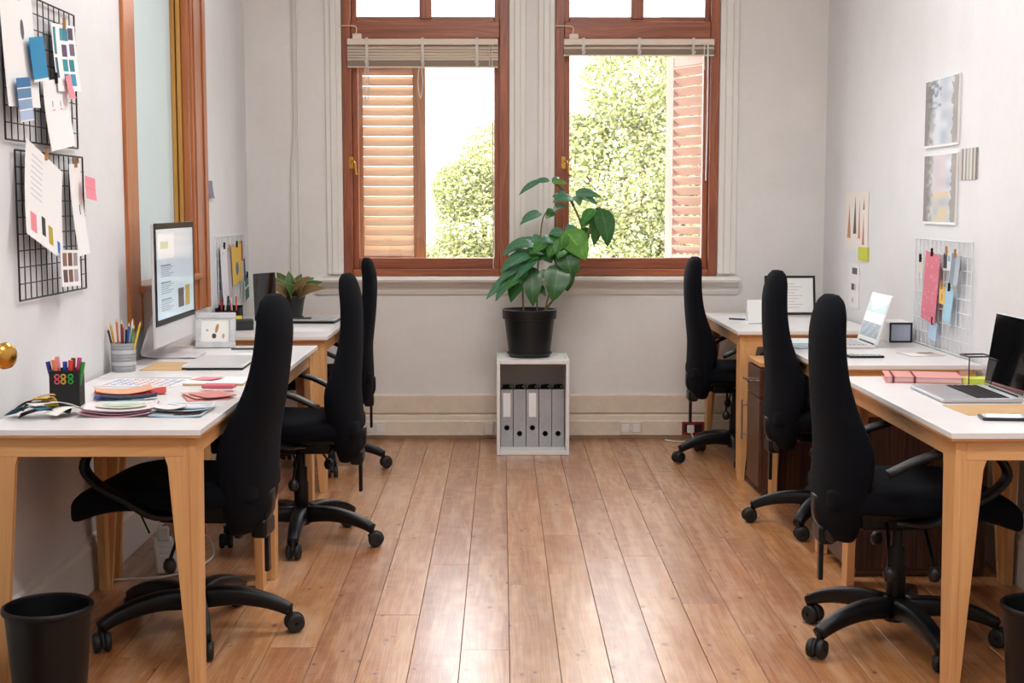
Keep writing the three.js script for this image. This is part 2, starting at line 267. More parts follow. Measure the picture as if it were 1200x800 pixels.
// architraves, sill, skirting
{
  let k = 1; const tr = (geo, mat = M.trim) => struct('trim_' + (k++), geo, mat);
  const strip = (x0, x1, y0 = 0.94, y1 = YC) => tr(merge([bxm(x0, x1, y0, y1, ZB - 0.005, ZB + 0.018, 0.006), bxm(x0 + (x1 - x0) * 0.3, x0 + (x1 - x0) * 0.7, y0, y1, ZB + 0.01, ZB + 0.032, 0.008)]));
  strip(-0.985, -0.892); strip(0.042, 0.135); strip(0.205, 0.297); strip(1.219, 1.325);
  // moulded sill
  const pr = [[0, 0.825], [0.012, 0.825], [0.02, 0.845], [0.02, 0.86], [0.034, 0.872], [0.05, 0.892], [0.075, 0.897], [0.082, 0.91], [0.075, 0.924], [0.0, 0.93]];
  const sg = extr(pr, 2.4); sg.rotateY(-Math.PI / 2); sg.scale(1, 1, 1); // (x->z), depth -> -x
  tr(uvm(sg, 0).translate(1.34, 0, ZB - 0.002));
  const bb = [[0, 0], [0.008, 0.0], [0.008, 0.02], [0.04, 0.022], [0.04, 0.1], [0.034, 0.108], [0.03, 0.132], [0.022, 0.138], [0.008, 0.139], [0.008, 0.146], [0.02, 0.149], [0.02, 0.246], [0.012, 0.255], [0, 0.256]];
  const bg = extr(bb, XR - XL); bg.rotateY(-Math.PI / 2);
  struct('baseboard_back', uvm(bg, 0), M.skirt, null, [XR, 0, ZB - 0.002]);
  const sp = [[0, 0], [0.018, 0], [0.018, 0.15], [0.01, 0.165], [0.01, 0.18], [0, 0.19]];
  const gl = extr(sp, 4.7); struct('baseboard_left', uvm(gl, 2), M.trim, null, [XL - 0.001, 0, ZB + 0.04]);
  const gr = extr(sp.map(([a, b]) => [-a, b]), ZF - ZB - 0.05); struct('baseboard_right', uvm(gr, 2), M.trim, null, [XR + 0.001, 0, ZB + 0.045]);
  // sunk panel edges of the wall below the sill
  single('wall_cable', tube([V(-1.17, YC, ZB + 0.008), V(-1.165, 2.2, ZB + 0.008), V(-1.165, 1.75, ZB + 0.009), V(-1.18, 1.55, ZB + 0.012), V(-1.185, 1.3, ZB + 0.01), V(-1.19, 0.9, ZB + 0.01), V(-1.19, 0.26, ZB + 0.01)], 0.005, 60, 6), M.cable, 'thin pale cable running down the white wall beside the louvred window', 'cable');
  single('wall_pipe', tube([V(-1.135, YC, ZB + 0.006), V(-1.14, 1.9, ZB + 0.006), V(-1.14, 0.26, ZB + 0.006)], 0.0045, 40, 6), M.trim, 'thin white painted conduit beside the wall cable', 'conduit');
}
// sockets on the skirting
function socket(x, mat, label, redOne) {
  const s = thing('wall_socket', label, 'socket', [x, 0.062, ZB + 0.038]);
  part('plate', bx(0.125, 0.075, 0.012, 0.003, [0, 0, 0.006]), mat, s);
  for (const dx of [-0.03, 0.03]) { part('outlet', bx(0.04, 0.045, 0.004, 0.002, [dx, 0.002, 0.013]), redOne ? M.dark : M.whiteMatte, s); }
  part('switch', bx(0.012, 0.018, 0.005, 0.001, [0, 0.0, 0.0135]), redOne ? M.white : M.socket, s); return s;
}
socket(-0.725, M.socket, 'pale double socket on the skirting beneath the louvred window');
socket(0.735, M.skirt, 'beige double socket on the skirting beside the binder cube');
socket(1.09, M.red, 'red double socket on the skirting near the corner desk', true);
single('socket', bx(0.05, 0.07, 0.02, 0.003), M.socket, 'narrow pale outlet box on the skirting just behind the binder cube', 'socket', [-0.075, 0.062, ZB + 0.05]);
{
  const p = thing('plug', 'white plug with flex in the red socket', 'plug', [1.075, 0.06, ZB + 0.057]);
  part('body', bx(0.04, 0.045, 0.03, 0.006), M.white, p);
  part('flex', tube([V(0, -0.015, 0.01), V(0.01, -0.045, 0.03), V(-0.01, -0.055, 0.08), V(-0.09, -0.055, 0.1), V(-0.15, -0.055, 0.04)], 0.004, 30, 6), M.white, p);
}

// ================================================================ OUTSIDE
{
  single('garden_ground', bxm(-40, 40, -5.2, -5, -60, -8.6, 0), std({ color: col('#8d8f6e'), roughness: 1 }), 'dry pale ground of the yard outside', 'ground').userData.kind = 'structure';
  // leaf card
  const lg = new THREE.BufferGeometry(); lg.setAttribute('position', new THREE.Float32BufferAttribute([0, 0, 0, 0.35, 0.06, 0.28, 0, 0.5, 0.6, -0.35, 0.06, 0.28, 0, -0.1, 1, 0, 0, 0.5], 3));
  lg.setIndex([0, 1, 5, 1, 4, 5, 4, 3, 5, 3, 0, 5]); lg.computeVertexNormals();
  const lm = phy({ color: 0xffffff, roughness: 0.7, transmission: 0.3, thickness: 0 });
  const tree = (label, pos, blobs, n, size, cols, seed) => {
    const t = thing('tree', label, 'tree', pos), R = rng(seed);
    const trunk = [V(0, 0, 0), V(0.1, 2, 0.05), V(-0.05, 4, 0), V(0.1, 5.6, 0.05)];
    const parts = [band(trunk, V(1, 0, 0), (u) => 0.34 - 0.22 * u, (u) => 0.34 - 0.22 * u, 12, 8, 1)];
    for (const [x, y, z] of blobs) parts.push(tube([V(0, 3.6, 0), V(x * 0.4, y * 0.6 + 1.3, z * 0.4), V(x, y, z)], 0.035, 8, 5));
    part('trunk', merge(parts), std({ color: col('#6f5c48'), roughness: 0.9 }), t);
    const im = new THREE.InstancedMesh(lg, lm, n), m = new THREE.Matrix4(), q = new THREE.Quaternion(), e = new THREE.Euler(), c = new THREE.Color();
    for (let i = 0; i < n; i++) {
      const b = blobs[Math.floor(R() * blobs.length)]; const u = R() * 2 - 1, a = R() * 6.283, rr = b[3] * Math.cbrt(0.15 + 0.85 * R()), s = Math.sqrt(1 - u * u);
      const k = size * (0.6 + 0.8 * R()); e.set(R() * 6.28, R() * 6.28, R() * 6.28); q.setFromEuler(e);
      m.compose(V(b[0] + rr * s * Math.cos(a), b[1] + rr * u * 0.85, b[2] + rr * s * Math.sin(a)), q, V(k, k, k)); im.setMatrixAt(i, m);
      c.set(cols[Math.floor(R() * cols.length)]); im.setColorAt(i, c);
    }
    im.name = 'foliage'; im.userData.kind = 'stuff'; im.castShadow = im.receiveShadow = true; t.add(im);
  };
  const G = ['#8d9558', '#a8a568', '#76824c', '#c2be98', '#979a60', '#aba66a', '#b2b79c'];
  tree('yellow-green tree filling the window without blinds lowered, beside the pink shutter', [1.5, -5, -13.5], [[-0.3, 6.6, 0, 0.75], [0.5, 7.0, 0.2, 0.8], [-0.6, 5.8, 0.1, 0.65], [0.3, 5.8, -0.2, 0.85], [0.9, 6.2, 0.1, 0.7], [-0.2, 7.5, 0.2, 0.55], [-0.75, 6.9, -0.2, 0.4], [0.1, 5.0, 0, 0.9], [0.1, 6.4, -0.3, 0.8], [-0.5, 5.2, -0.2, 0.6], [0.9, 7.3, -0.1, 0.6], [0.6, 5.2, -0.2, 0.7]], 90000, 0.04, G, 301);
  tree('yellow-green tree crown rising behind the shuttered window, below the white building', [-0.05, -5, -15.5], [[-0.15, 6.1, 0, 0.6], [0.15, 6.8, 0, 0.6], [-0.35, 6.5, 0.1, 0.4], [0.5, 6.2, 0.1, 0.6], [-0.45, 5.6, 0.1, 0.5], [0.1, 5.3, 0, 0.8], [-0.65, 5.2, 0, 0.45]], 50000, 0.04, G, 305);
  const white = std({ map: noiseTex(311, [240, 236, 232], 8, 10, 4), roughness: 0.9 });
  const bA = thing('building', 'overexposed white building wall behind the shuttered window', 'building', [-3.5, -5, -34]);
  part('wall', bxm(-4, 5.6, 0, 13, -4, 0, 0.02), white, bA);
  part('roof', bxm(-4.2, 5.8, 13, 13.3, -4.2, 0.2, 0.02), white, bA);
  for (const dx of [-2.6, 2.7]) { const w = part('window', bxm(dx - 0.2, dx + 0.25, 8.3, 9.2, -0.05, 0.02, 0.01), std({ color: col('#d9b9ac'), roughness: 0.5 }), bA); for (const k of [0, 1, 2]) part('pane', bxm(dx - 0.16, dx + 0.21, 8.35 + k * 0.28, 8.58 + k * 0.28, 0.0, 0.03, 0.005), std({ color: col('#c9a090'), roughness: 0.3 }), w); }
  const bB = thing('building', 'pinkish brick building seen through the topmost window pane', 'building', [6.2, -5, -30]);
  part('wall', bxm(-2.2, 6, 0, 12.5, -5, 0, 0.02), std({ color: col('#d3b4ac'), roughness: 0.9 }), bB);
  part('cornice', bxm(-2.35, 6.1, 12.5, 12.8, -5.1, 0.15, 0.02), white, bB);
}
// louvred shutters hung outside the windows
function shutterLeaf(label, W, H, n, stileMat, slatMat, tilt, pos, turn) {
  const s = thing('louvred_shutter', label, 'shutter', pos, turn);
  const st = 0.055;
  part('stile', bxm(0, st * 0.7, 0, H, -0.02, 0.02, 0.003), stileMat, s); part('stile', bxm(W - st * 1.3, W, 0, H, -0.02, 0.02, 0.003), stileMat, s);
  part('rail', bxm(st * 0.7, W - st * 1.3, 0, 0.05, -0.018, 0.018, 0.003), stileMat, s); part('rail', bxm(st * 0.7, W - st * 1.3, H - 0.06, H, -0.018, 0.018, 0.003), stileMat, s);
  const pitch = (H - 0.11) / n, w = W - st * 2;
  const g = uvm(new RoundedBoxGeometry(w, 0.009, 0.066, 1, 0.003), 0); g.rotateX(tilt);
  for (let i = 0; i < n; i++) part('slat', g, slatMat, s, [st * 0.7 + w / 2, 0.05 + pitch * (i + 0.5), 0]);
  return s;
}
shutterLeaf('warm brown louvred shutter leaf closed over half of the window', 0.40, 1.20, 19, M.shutterStile, M.shutter, 0.95, [-0.84, 0.985, ZB - 0.24], 0);
shutterLeaf('pinkish louvred shutter leaf folded outward beside the tree', 0.40, 1.22, 19, M.shutterPink, M.shutterPink, 0.75, [1.215, 0.985, ZB - 0.24], Math.PI - 1.02);
// venetian blinds, drawn up
function blind(x0, x1, nslat, label) {
  const w = x1 - x0, b = thing('venetian_blind', label, 'blind', [(x0 + x1) / 2, 2.245, ZB + 0.035]); let y = 0;
  part('head_rail', bx(w, 0.034, 0.045, 0.004, [0, y - 0.017, 0]), M.blind, b); y -= 0.036;
  const sg = uvm(new RoundedBoxGeometry(w, 0.006, 0.042, 1, 0.002), 0); sg.rotateX(0.5);
  for (let i = 0; i < nslat; i++) { part('slat', sg, M.blind, b, [0, y - 0.008, 0.002 * (i % 2)]); y -= nslat > 2 ? 0.0155 : 0.013; }
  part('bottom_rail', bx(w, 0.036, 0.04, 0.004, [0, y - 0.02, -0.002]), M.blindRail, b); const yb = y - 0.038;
  part('rail_lip', bx(w, 0.005, 0.042, 0.001, [0, yb - 0.002, 0]), M.blind, b);
  for (const k of [-0.37, 0, 0.36]) part('ladder_tape', merge([bx(0.016, -yb + 0.01, 0.003, 0, [k * w, yb / 2, 0.0245]), tube([V(k * w - 0.004, yb, 0.027), V(k * w + 0.012, yb + 0.014, 0.032), V(k * w - 0.012, yb + 0.022, 0.032), V(k * w + 0.004, yb + 0.036, 0.027)], 0.003, 12, 5)]), M.cable, b);
  part('bracket', bx(0.05, 0.03, 0.05, 0.003, [-w / 2 + 0.055, 0.012, 0.0]), M.blind, b);
  part('bracket_wire', tube([V(-w / 2 + 0.05, 0.025, 0.01), V(-w / 2 + 0.05, 0.065, 0.01), V(-w / 2 + 0.03, 0.07, 0.01), V(-w / 2 - 0.05, 0.072, -0.005)], 0.003, 16, 5), M.blind, b);
  return b;
}
const bl1 = blind(-0.855, -0.02, 5, 'cream venetian blind gathered in a thick stack above the louvred shutter');
for (const [k, l, br] of [[-0.37, 0.2, 1], [-0.015, 0.17, 1]]) part('cord', tube([V(k * 0.835 - 0.008, -0.16, 0.03), V(k * 0.835 - 0.014, -0.16 - l * 0.5, 0.03), V(k * 0.835, -0.16 - l, 0.03), V(k * 0.835 + 0.012, -0.16 - l * 0.5, 0.03), V(k * 0.835 + 0.006, -0.16, 0.03)], 0.0035, 24, 5), M.cable, bl1);
part('cord', tube([V(0.385, -0.03, 0.03), V(0.388, -0.6, 0.03), V(0.39, -1.27, 0.03)], 0.003, 20, 5), M.cable, bl1);
part('cord', tube([V(0.37, -0.03, 0.03), V(0.37, -0.1, 0.03), V(0.372, -0.17, 0.03)], 0.003, 8, 5), M.cable, bl1);
const bl2 = blind(0.345, 1.18, 1, 'cream venetian blind raised to a thin stack above the tree view');
part('wand', tube([V(0.38, -0.03, 0.03), V(0.382, -0.4, 0.03), V(0.378, -0.78, 0.03)], 0.0045, 12, 6), M.white, bl2);
part('cord', tube([V(0.36, -0.03, 0.03), V(0.36, -0.1, 0.03), V(0.362, -0.17, 0.03)], 0.003, 8, 5), M.cable, bl2);

// unseen ceiling panels added to brighten the interior
for (const [z, lab, dim] of [[0.9, 'added long white ceiling light panel by the wall behind the camera', 0.3], [-1.9, 'added long white ceiling light panel above the door', 1.1], [-4.9, 'added long white ceiling light panel above the middle desks', 1]]) {
  const c = thing('added_ceiling_light', lab, 'added ceiling light', [0.2, YC, z]);
  part('housing', bx(1.56, 0.05, 0.46, 0.006, [0, -0.025, 0]), M.white, c);
  part('diffuser', bx(1.5, 0.008, 0.4, 0.002, [0, -0.052, 0]), std({ color: 0xffffff, emissive: FILL_LAMP.color, emissiveIntensity: 1.0, roughness: 0.5 }), c);
  const L = new THREE.RectAreaLight(FILL_LAMP.color, FILL_LAMP.intensity * dim, 1.5, 0.4); L.position.set(0, -0.06, 0); L.rotation.x = -Math.PI / 2; c.add(L);
}
// ================================================================ DESKS
function desk(x0, x1, z0, z1, label) {   // z0 nearer the camera (larger), z1 farther
  const d = thing('desk', label, 'desk', [(x0 + x1) / 2, 0, (z0 + z1) / 2]), w = x1 - x0, L = z0 - z1, hw = w / 2, hl = L / 2;
  part('desktop', bx(w, 0.017, L, 0.002, [0, DESK - 0.0085, 0]), M.laminate, d);
  part('desktop_edge', bx(w - 0.001, 0.006, L - 0.001, 0.001, [0, DESK - 0.0202, 0]), M.deskEdge, d);
  const yt = DESK - 0.0232, ah = 0.055, ins = 0.018, th = 0.026;
  for (const s of [-1, 1]) {
    part('apron', bx(w - 2 * ins - 0.06, ah, th, 0.002, [0, yt - ah / 2, s * (hl - ins - th / 2 - 0.003)]), M.desk, d);
    part('apron', bx(th, ah, L - 2 * ins - 0.06, 0.002, [s * (hw - ins - th / 2 - 0.003), yt - ah / 2, 0]), M.desk, d);
  }
  const H = yt;
  for (const sx of [-1, 1]) for (const sz of [-1, 1]) {
    // one leg of two tapered boards meeting along the outer corner (L section)
    const lv = [[0, 0.03, 0.07], [H - ah - 0.025, 0.077, 0.098], [H - ah, 0.085, 0.102], [H - 0.001, 0.09, 0.104]], cx = sx * (hw - ins), cz = sz * (hl - ins), tb = 0.026;
    const ringsL = lv.map(([y, a, b]) => [[0, 0], [0.018, 0], [0.018, 0.004], [a, 0.004], [a, tb], [tb, tb], [tb, b], [0, b]].map(([p, q]) => V(cx - sx * p, y, cz - sz * q)));
    if (sx * sz > 0) ringsL.forEach((r) => r.reverse());
    const lgm = loft(ringsL).toNonIndexed(); lgm.computeVertexNormals();
    part('leg', uvm(lgm, 1, [sx + sz * 0.5, sz * 0.3]), M.desk, d);
  }
  return d;
}
const DLX = -0.81, DRX = 1.19;
desk(XL + 0.02, DLX, -3.63, -4.72, 'white-topped wooden desk strewn with colour swatches and marker cup');
desk(XL + 0.02, DLX + 0.02, -4.745, -5.83, 'white-topped wooden desk carrying the large all-in-one computer');
desk(XL + 0.02, DLX + 0.01, -6.24, -7.42, 'white-topped wooden desk carrying the small potted plant');
desk(DRX, XR - 0.015, -3.56, -4.76, 'white-topped wooden desk with dark-screened laptop and pink folder');
desk(DRX + 0.005, XR - 0.015, -5.09, -6.14, 'white-topped wooden desk with open white laptop below the white wire grid');
desk(1.125, XR - 0.015, -6.49, -7.62, 'white-topped wooden desk in the corner with the black-framed picture');
// pedestals between the desks
function pedestal(x0, z0, z1, h, label) {
  const w = z0 - z1, p = thing('pedestal_cabinet', label, 'cabinet', [x0, 0, (z0 + z1) / 2]);
  part('body', bxm(0.02, 0.5, 0.03, h - 0.02, -w / 2, w / 2, 0.003), M.darkwood, p);
  part('top', bxm(0.0, 0.51, h - 0.02, h, -w / 2, w / 2, 0.003), M.desk, p);
  part('plinth', bxm(0.04, 0.5, 0, 0.03, -w / 2 + 0.01, w / 2 - 0.01, 0.002), M.darkwood, p);
  const dr = part('drawer', bxm(0.0, 0.02, h - 0.165, h - 0.03, -w / 2 + 0.004, w / 2 - 0.004, 0.003), M.darkwood, p);
  part('handle', merge([rod(V(-0.035, h - 0.095, -0.06), V(-0.035, h - 0.095, 0.06), 0.005, 8), rod(V(-0.035, h - 0.095, -0.045), V(0, h - 0.095, -0.045), 0.004), rod(V(-0.035, h - 0.095, 0.045), V(0, h - 0.095, 0.045), 0.004)]), M.chrome, dr);
  const do_ = part('door', bxm(0.0, 0.02, 0.035, h - 0.17, -w / 2 + 0.004, w / 2 - 0.004, 0.003), M.darkwood, p);
  const zz = -w / 2 + 0.05;
  part('handle', merge([rod(V(-0.035, 0.22, zz), V(-0.035, 0.41, zz), 0.005, 8), rod(V(-0.035, 0.245, zz), V(0, 0.245, zz), 0.004), rod(V(-0.035, 0.385, zz), V(0, 0.385, zz), 0.004)]), M.chrome, do_);
  return p;
}
pedestal(1.175, -6.16, -6.47, 0.615, 'dark wood pedestal with steel handles wedged beside the corner desk');
pedestal(1.235, -4.79, -5.07, 0.60, 'dark wood pedestal between the two desks holding laptops');

// ================================================================ OFFICE CHAIR (faces +x)
function makeChair(label) {
  const c = thing('office_chair', label, 'office chair', [0, 0, 0], 0, 'black high-back office chairs');
  // five-star base
  part('hub', lathe([[0, 0.07], [0.034, 0.07], [0.042, 0.085], [0.045, 0.12], [0.04, 0.14], [0.03, 0.145], [0, 0.145]], 20), M.plastic, c);
  const legG = band([V(0.03, 0.112, 0), V(0.12, 0.118, 0), V(0.2, 0.108, 0), V(0.26, 0.09, 0), V(0.302, 0.07, 0)], V(0, 0, 1), (u) => 0.062 - 0.02 * u, (u) => 0.066 - 0.032 * u, 14, 12, 0.6);
  const wheel = lathe([[0.004, -0.0085], [0.018, -0.0095], [0.023, -0.008], [0.025, -0.003], [0.025, 0.004], [0.0225, 0.008], [0.015, 0.0095], [0.004, 0.009]], 20); wheel.rotateX(Math.PI / 2);
  const hood = new THREE.SphereGeometry(0.0285, 16, 10, 0, Math.PI * 2, 0, Math.PI * 0.52); hood.scale(1, 1, 0.28); hood.rotateZ(-0.35);
  const caster = merge([wheel.clone().translate(0.012, 0.0255, 0.0135), wheel.clone().translate(0.012, 0.0255, -0.0135), hood.clone().translate(0.012, 0.026, 0), cyl(0.008, 0.008, 0.05, 10, [0, 0.052, 0])]); caster.scale(1.16, 1.16, 1.16);
  for (let k = 0; k < 5; k++) {
    const l = part('base_leg', legG, M.plastic, c, null, [0, Math.PI + k * Math.PI * 0.4, 0]);
    part('caster', caster, M.rubber, l, [0.298, 0.0005, 0], [0, [0.4, 2.2, -0.7, 1.4, 3.0][k], 0]);
  }
  part('gas_column', lathe([[0, 0.14], [0.029, 0.14], [0.029, 0.24], [0.025, 0.245], [0.025, 0.3], [0.017, 0.302], [0.017, 0.37], [0, 0.37]], 18), M.plastic, c);
  part('mechanism', merge([bx(0.22, 0.05, 0.13, 0.012, [-0.02, 0.385, 0]), bx(0.12, 0.03, 0.2, 0.008, [0, 0.412, 0])]), M.plastic, c);
  for (const [s, x, fx] of [[1, -0.05, -0.08], [1, 0.06, 0.05], [-1, 0.0, 0.0]]) {
    const lv = part('lever', rod(V(x, 0.385, s * 0.06), V(fx, 0.29, s * 0.2), 0.0055, 8), M.plastic, c);
    part('lever_knob', lathe([[0, -0.026], [0.013, -0.022], [0.02, -0.008], [0.019, 0.006], [0.012, 0.018], [0, 0.022]], 14), M.blackMetal, lv, [fx - 0.002, 0.272, s * 0.215]);
  }
  // seat with a waterfall front
  const rings = []; const S = [[-0.245, 0.47, 0.13, 0.02], [-0.235, 0.472, 0.17, 0.034], [-0.2, 0.474, 0.2, 0.042], [-0.1, 0.47, 0.225, 0.046], [0.0, 0.467, 0.235, 0.046], [0.1, 0.467, 0.24, 0.047], [0.18, 0.462, 0.238, 0.049], [0.24, 0.448, 0.225, 0.05], [0.29, 0.425, 0.2, 0.046], [0.318, 0.407, 0.165, 0.036], [0.33, 0.398, 0.11, 0.018]];
  const SC = new THREE.CatmullRomCurve3(S.map((s) => V(s[0], s[1], s[2]))), ST = new THREE.CatmullRomCurve3(S.map((s) => V(s[0], s[3], 0)));
  for (let i = 0; i <= 34; i++) { const p = SC.getPoint(i / 34), t = ST.getPoint(i / 34).y, r = []; for (let j = 0; j < 28; j++) { const [a, b] = se(j / 28 * 2 * Math.PI, 0.55); const dish = b > 0 ? 0.012 * (a * a - 0.4) : 0; r.push(V(p.x, p.y + b * t + dish, p.z * -a)); } rings.push(r); }
  part('seat', loft(rings), M.fabric, c);
  part('seat_pan', bx(0.34, 0.02, 0.34, 0.008, [-0.02, 0.428, 0]), M.plastic, c);
  // tall waisted backrest
  const B = [[0.335, 0.10, 0.016, -0.195], [0.35, 0.15, 0.03, -0.198], [0.40, 0.19, 0.046, -0.203], [0.48, 0.212, 0.055, -0.198], [0.56, 0.222, 0.062, -0.188], [0.63, 0.218, 0.06, -0.19], [0.71, 0.198, 0.048, -0.21], [0.80, 0.17, 0.039, -0.228], [0.89, 0.152, 0.036, -0.236], [0.96, 0.14, 0.036, -0.236], [1.01, 0.122, 0.034, -0.23], [1.045, 0.092, 0.028, -0.224], [1.064, 0.052, 0.016, -0.22]];
  const c1 = new THREE.CatmullRomCurve3(B.map((b) => V(b[0], b[1], b[2]))), c2 = new THREE.CatmullRomCurve3(B.map((b) => V(b[0], b[3], 0))), rb = [];
  for (let i = 0; i <= 44; i++) { const p = c1.getPoint(i / 44), xc = c2.getPoint(i / 44).y, r = []; for (let j = 0; j < 30; j++) { const [a, b] = se(j / 30 * 2 * Math.PI, 0.72); r.push(V(xc + b * p.z + 0.022 * a * a * (p.y / 0.2), p.x, p.y * a)); } rb.push(r); }
  part('backrest', loft(rb), M.fabric, c);
  part('back_bracket', merge([band([V(-0.02, 0.385, 0), V(-0.14, 0.375, 0), V(-0.215, 0.36, 0), V(-0.245, 0.39, 0), V(-0.248, 0.46, 0)], V(0, 0, 1), 0.07, 0.024, 14, 10), bx(0.05, 0.06, 0.11, 0.012, [-0.225, 0.345, 0])]), M.plastic, c);
  part('height_bar', bx(0.014, 0.15, 0.03, 0.004, [-0.235, 0.275, 0.01]), M.plastic, c);
  part('bracket_knob', lathe([[0, 0], [0.022, 0.002], [0.024, 0.02], [0.018, 0.03], [0, 0.032]], 16).rotateX(Math.PI / 2), M.blackMetal, c, [-0.215, 0.352, 0.055]);
  for (const s of [-1, 1]) part('armrest', band([V(-0.02, 0.408, s * 0.12), V(0.04, 0.43, s * 0.245), V(0.1, 0.475, s * 0.272), V(0.19, 0.525, s * 0.275), V(0.225, 0.575, s * 0.275), V(0.19, 0.628, s * 0.275), V(0.1, 0.642, s * 0.275), V(-0.01, 0.62, s * 0.272), V(-0.11, 0.572, s * 0.265)], V(0, s > 0 ? 0.001 : -0.001, 1), (u) => (u < 0.15 ? 0.05 : 0.052), 0.02, 34, 12, 0.55), M.plastic, c);
  return c;
}
const CHAIRS = [
  [[-0.962, -4.17], Math.PI - 0.1, 'black high-back swivel chair pulled up to the swatch-strewn desk', 0],
  [[-0.795, -5.33], Math.PI, 'black high-back swivel chair at the desk with the all-in-one computer', 0.3],
  [[-0.9, -6.87], Math.PI + 0.08, 'black high-back swivel chair at the desk with the small potted plant', 0],
  [[1.20, -4.057], 0, 'black high-back swivel chair at the desk with dark-screened laptop', 0],
  [[1.344, -5.57], 0, 'black high-back swivel chair at the desk with the open white laptop', 0],
  [[1.217, -7.05], 0, 'black high-back swivel chair at the corner desk below the window sill', 0],
];
const chair0 = makeChair(CHAIRS[0][2]);
const BASES = [0.1, -0.284, -0.15, 0.488, -0.277, 0.22];
CHAIRS.forEach(([[x, z], turn, label], i) => {
  const c = i ? chair0.clone() : chair0;
  if (i) { c.name = numbered('office_chair'); c.userData = { ...chair0.userData, label }; scene.add(c); }
  c.position.set(x, 0, z); c.rotation.set(0, turn, 0);
});
const RECLINE = [0.085, -0.045, 0, 0, 0, 0];   // tilt of each backrest about its foot
scene.children.filter((o) => o.name.startsWith('office_chair')).forEach((o, i) => { const a = RECLINE[i], c = Math.cos(a), n = Math.sin(a); for (const m of o.children) if (m.name === 'backrest' && a) { m.rotation.set(0, 0, a); m.position.set(-0.2 + 0.2 * c + 0.42 * n, 0.42 + 0.2 * n - 0.42 * c, 0); } });
scene.children.filter((o) => o.name.startsWith('office_chair')).forEach((o, i) => { let k = 0; for (const m of o.children) if (m.name === 'base_leg') { m.rotation.set(0, Math.PI + BASES[i] + k * Math.PI * 0.4, 0); k++; } });

// ================================================================ BINDER CUBE AND PLANT
{
  const c = thing('storage_cube', 'white open-fronted storage cube holding grey binders under the window', 'storage cube', [0.166, 0, -7.395]);
  const w = 0.387, h = 0.51, d = 0.39, t = 0.018;
  part('side_panel', bxm(-w / 2, -w / 2 + t, 0, h, -d / 2, d / 2, 0.002), M.white, c); part('side_panel', bxm(w / 2 - t, w / 2, 0, h, -d / 2, d / 2, 0.002), M.white, c);
  part('top_panel', bxm(-w / 2 + t, w / 2 - t, h - 0.022, h, -d / 2, d / 2, 0.002), M.white, c); part('bottom_panel', bxm(-w / 2 + t, w / 2 - t, 0, 0.022, -d / 2, d / 2, 0.002), M.white, c);
  part('back_panel', bxm(-w / 2 + t, w / 2 - t, 0.022, h - 0.022, -d / 2, -d / 2 + 0.006, 0), M.whiteMatte, c);
  const lab = ['first', 'second', 'third', 'fourth', 'fifth'];
  for (let i = 0; i < 5; i++) {
    const x = 0.166 - w / 2 + t + 0.036 + i * 0.0695, hasL = i === 0 || i === 2;
    const b = thing('lever_arch_binder', ['grey lever-arch binder with white spine label, against the cube side', 'plain grey lever-arch binder between the two labelled ones', 'grey lever-arch binder with white spine label, in the middle of the cube', 'plain grey lever-arch binder beside the middle labelled one', 'plain grey lever-arch binder against the cube side'][i], 'binder', [x, 0.022, -7.33], 0, 'grey binders in the cube');
    const bw = 0.066, bh = 0.315, bd = 0.24;
    part('cover', merge([bxm(-bw / 2, -bw / 2 + 0.003, 0, bh, -bd, 0.0, 0.001), bxm(bw / 2 - 0.003, bw / 2, 0, bh, -bd, 0.0, 0.001)]), M.binder, b);
    const hy = hasL ? 0.105 : 0.073;
    const sp = new THREE.Shape([[-bw / 2, 0], [bw / 2, 0], [bw / 2, bh], [-bw / 2, bh]].map((p) => new THREE.Vector2(...p))); const ho = new THREE.Path(); ho.absarc(0, hy, 0.0125, 0, 6.2832, true); sp.holes.push(ho);
    part('spine', uvm(new THREE.ExtrudeGeometry(sp, { depth: 0.004, bevelEnabled: false, curveSegments: 10 }), 1), M.binder, b, [0, 0, 0]);
    const ring = new THREE.TorusGeometry(0.0128, 0.0022, 6, 18); part('finger_ring', ring, M.blackMetal, b, [0, hy, 0.004]);
    part('paper_block', bxm(-bw / 2 + 0.006, bw / 2 - 0.006, 0.008, bh - 0.02, -bd + 0.02, -0.03, 0), M.dark, b);
    part('lever', merge([band([V(0.0, bh - 0.03, -0.06), V(0.004, bh + 0.018, -0.05), V(0.012, bh + 0.02, -0.03)], V(1, 0, 0), 0.022, 0.008, 8, 8), band([V(-0.014, bh - 0.03, -0.09), V(-0.012, bh + 0.012, -0.085), V(-0.004, bh + 0.006, -0.07)], V(1, 0, 0), 0.016, 0.008, 8, 8)]), M.dark, b);
    if (hasL) part('spine_label', bx(0.04, 0.13, 0.001, 0, [0, 0.23, 0.0046]), std({ map: canvasTex(64, 200, (g, W, H) => { g.fillStyle = '#f3f2f0'; g.fillRect(0, 0, W, H); g.fillStyle = 'rgba(120,120,130,.55)'; for (let k = 0; k < 4; k++) g.fillRect(W * (0.4 + 0.06 * (k % 2)), H * (0.35 + k * 0.09), 4, H * 0.05); }), roughness: 0.7 }), b);
  }
}
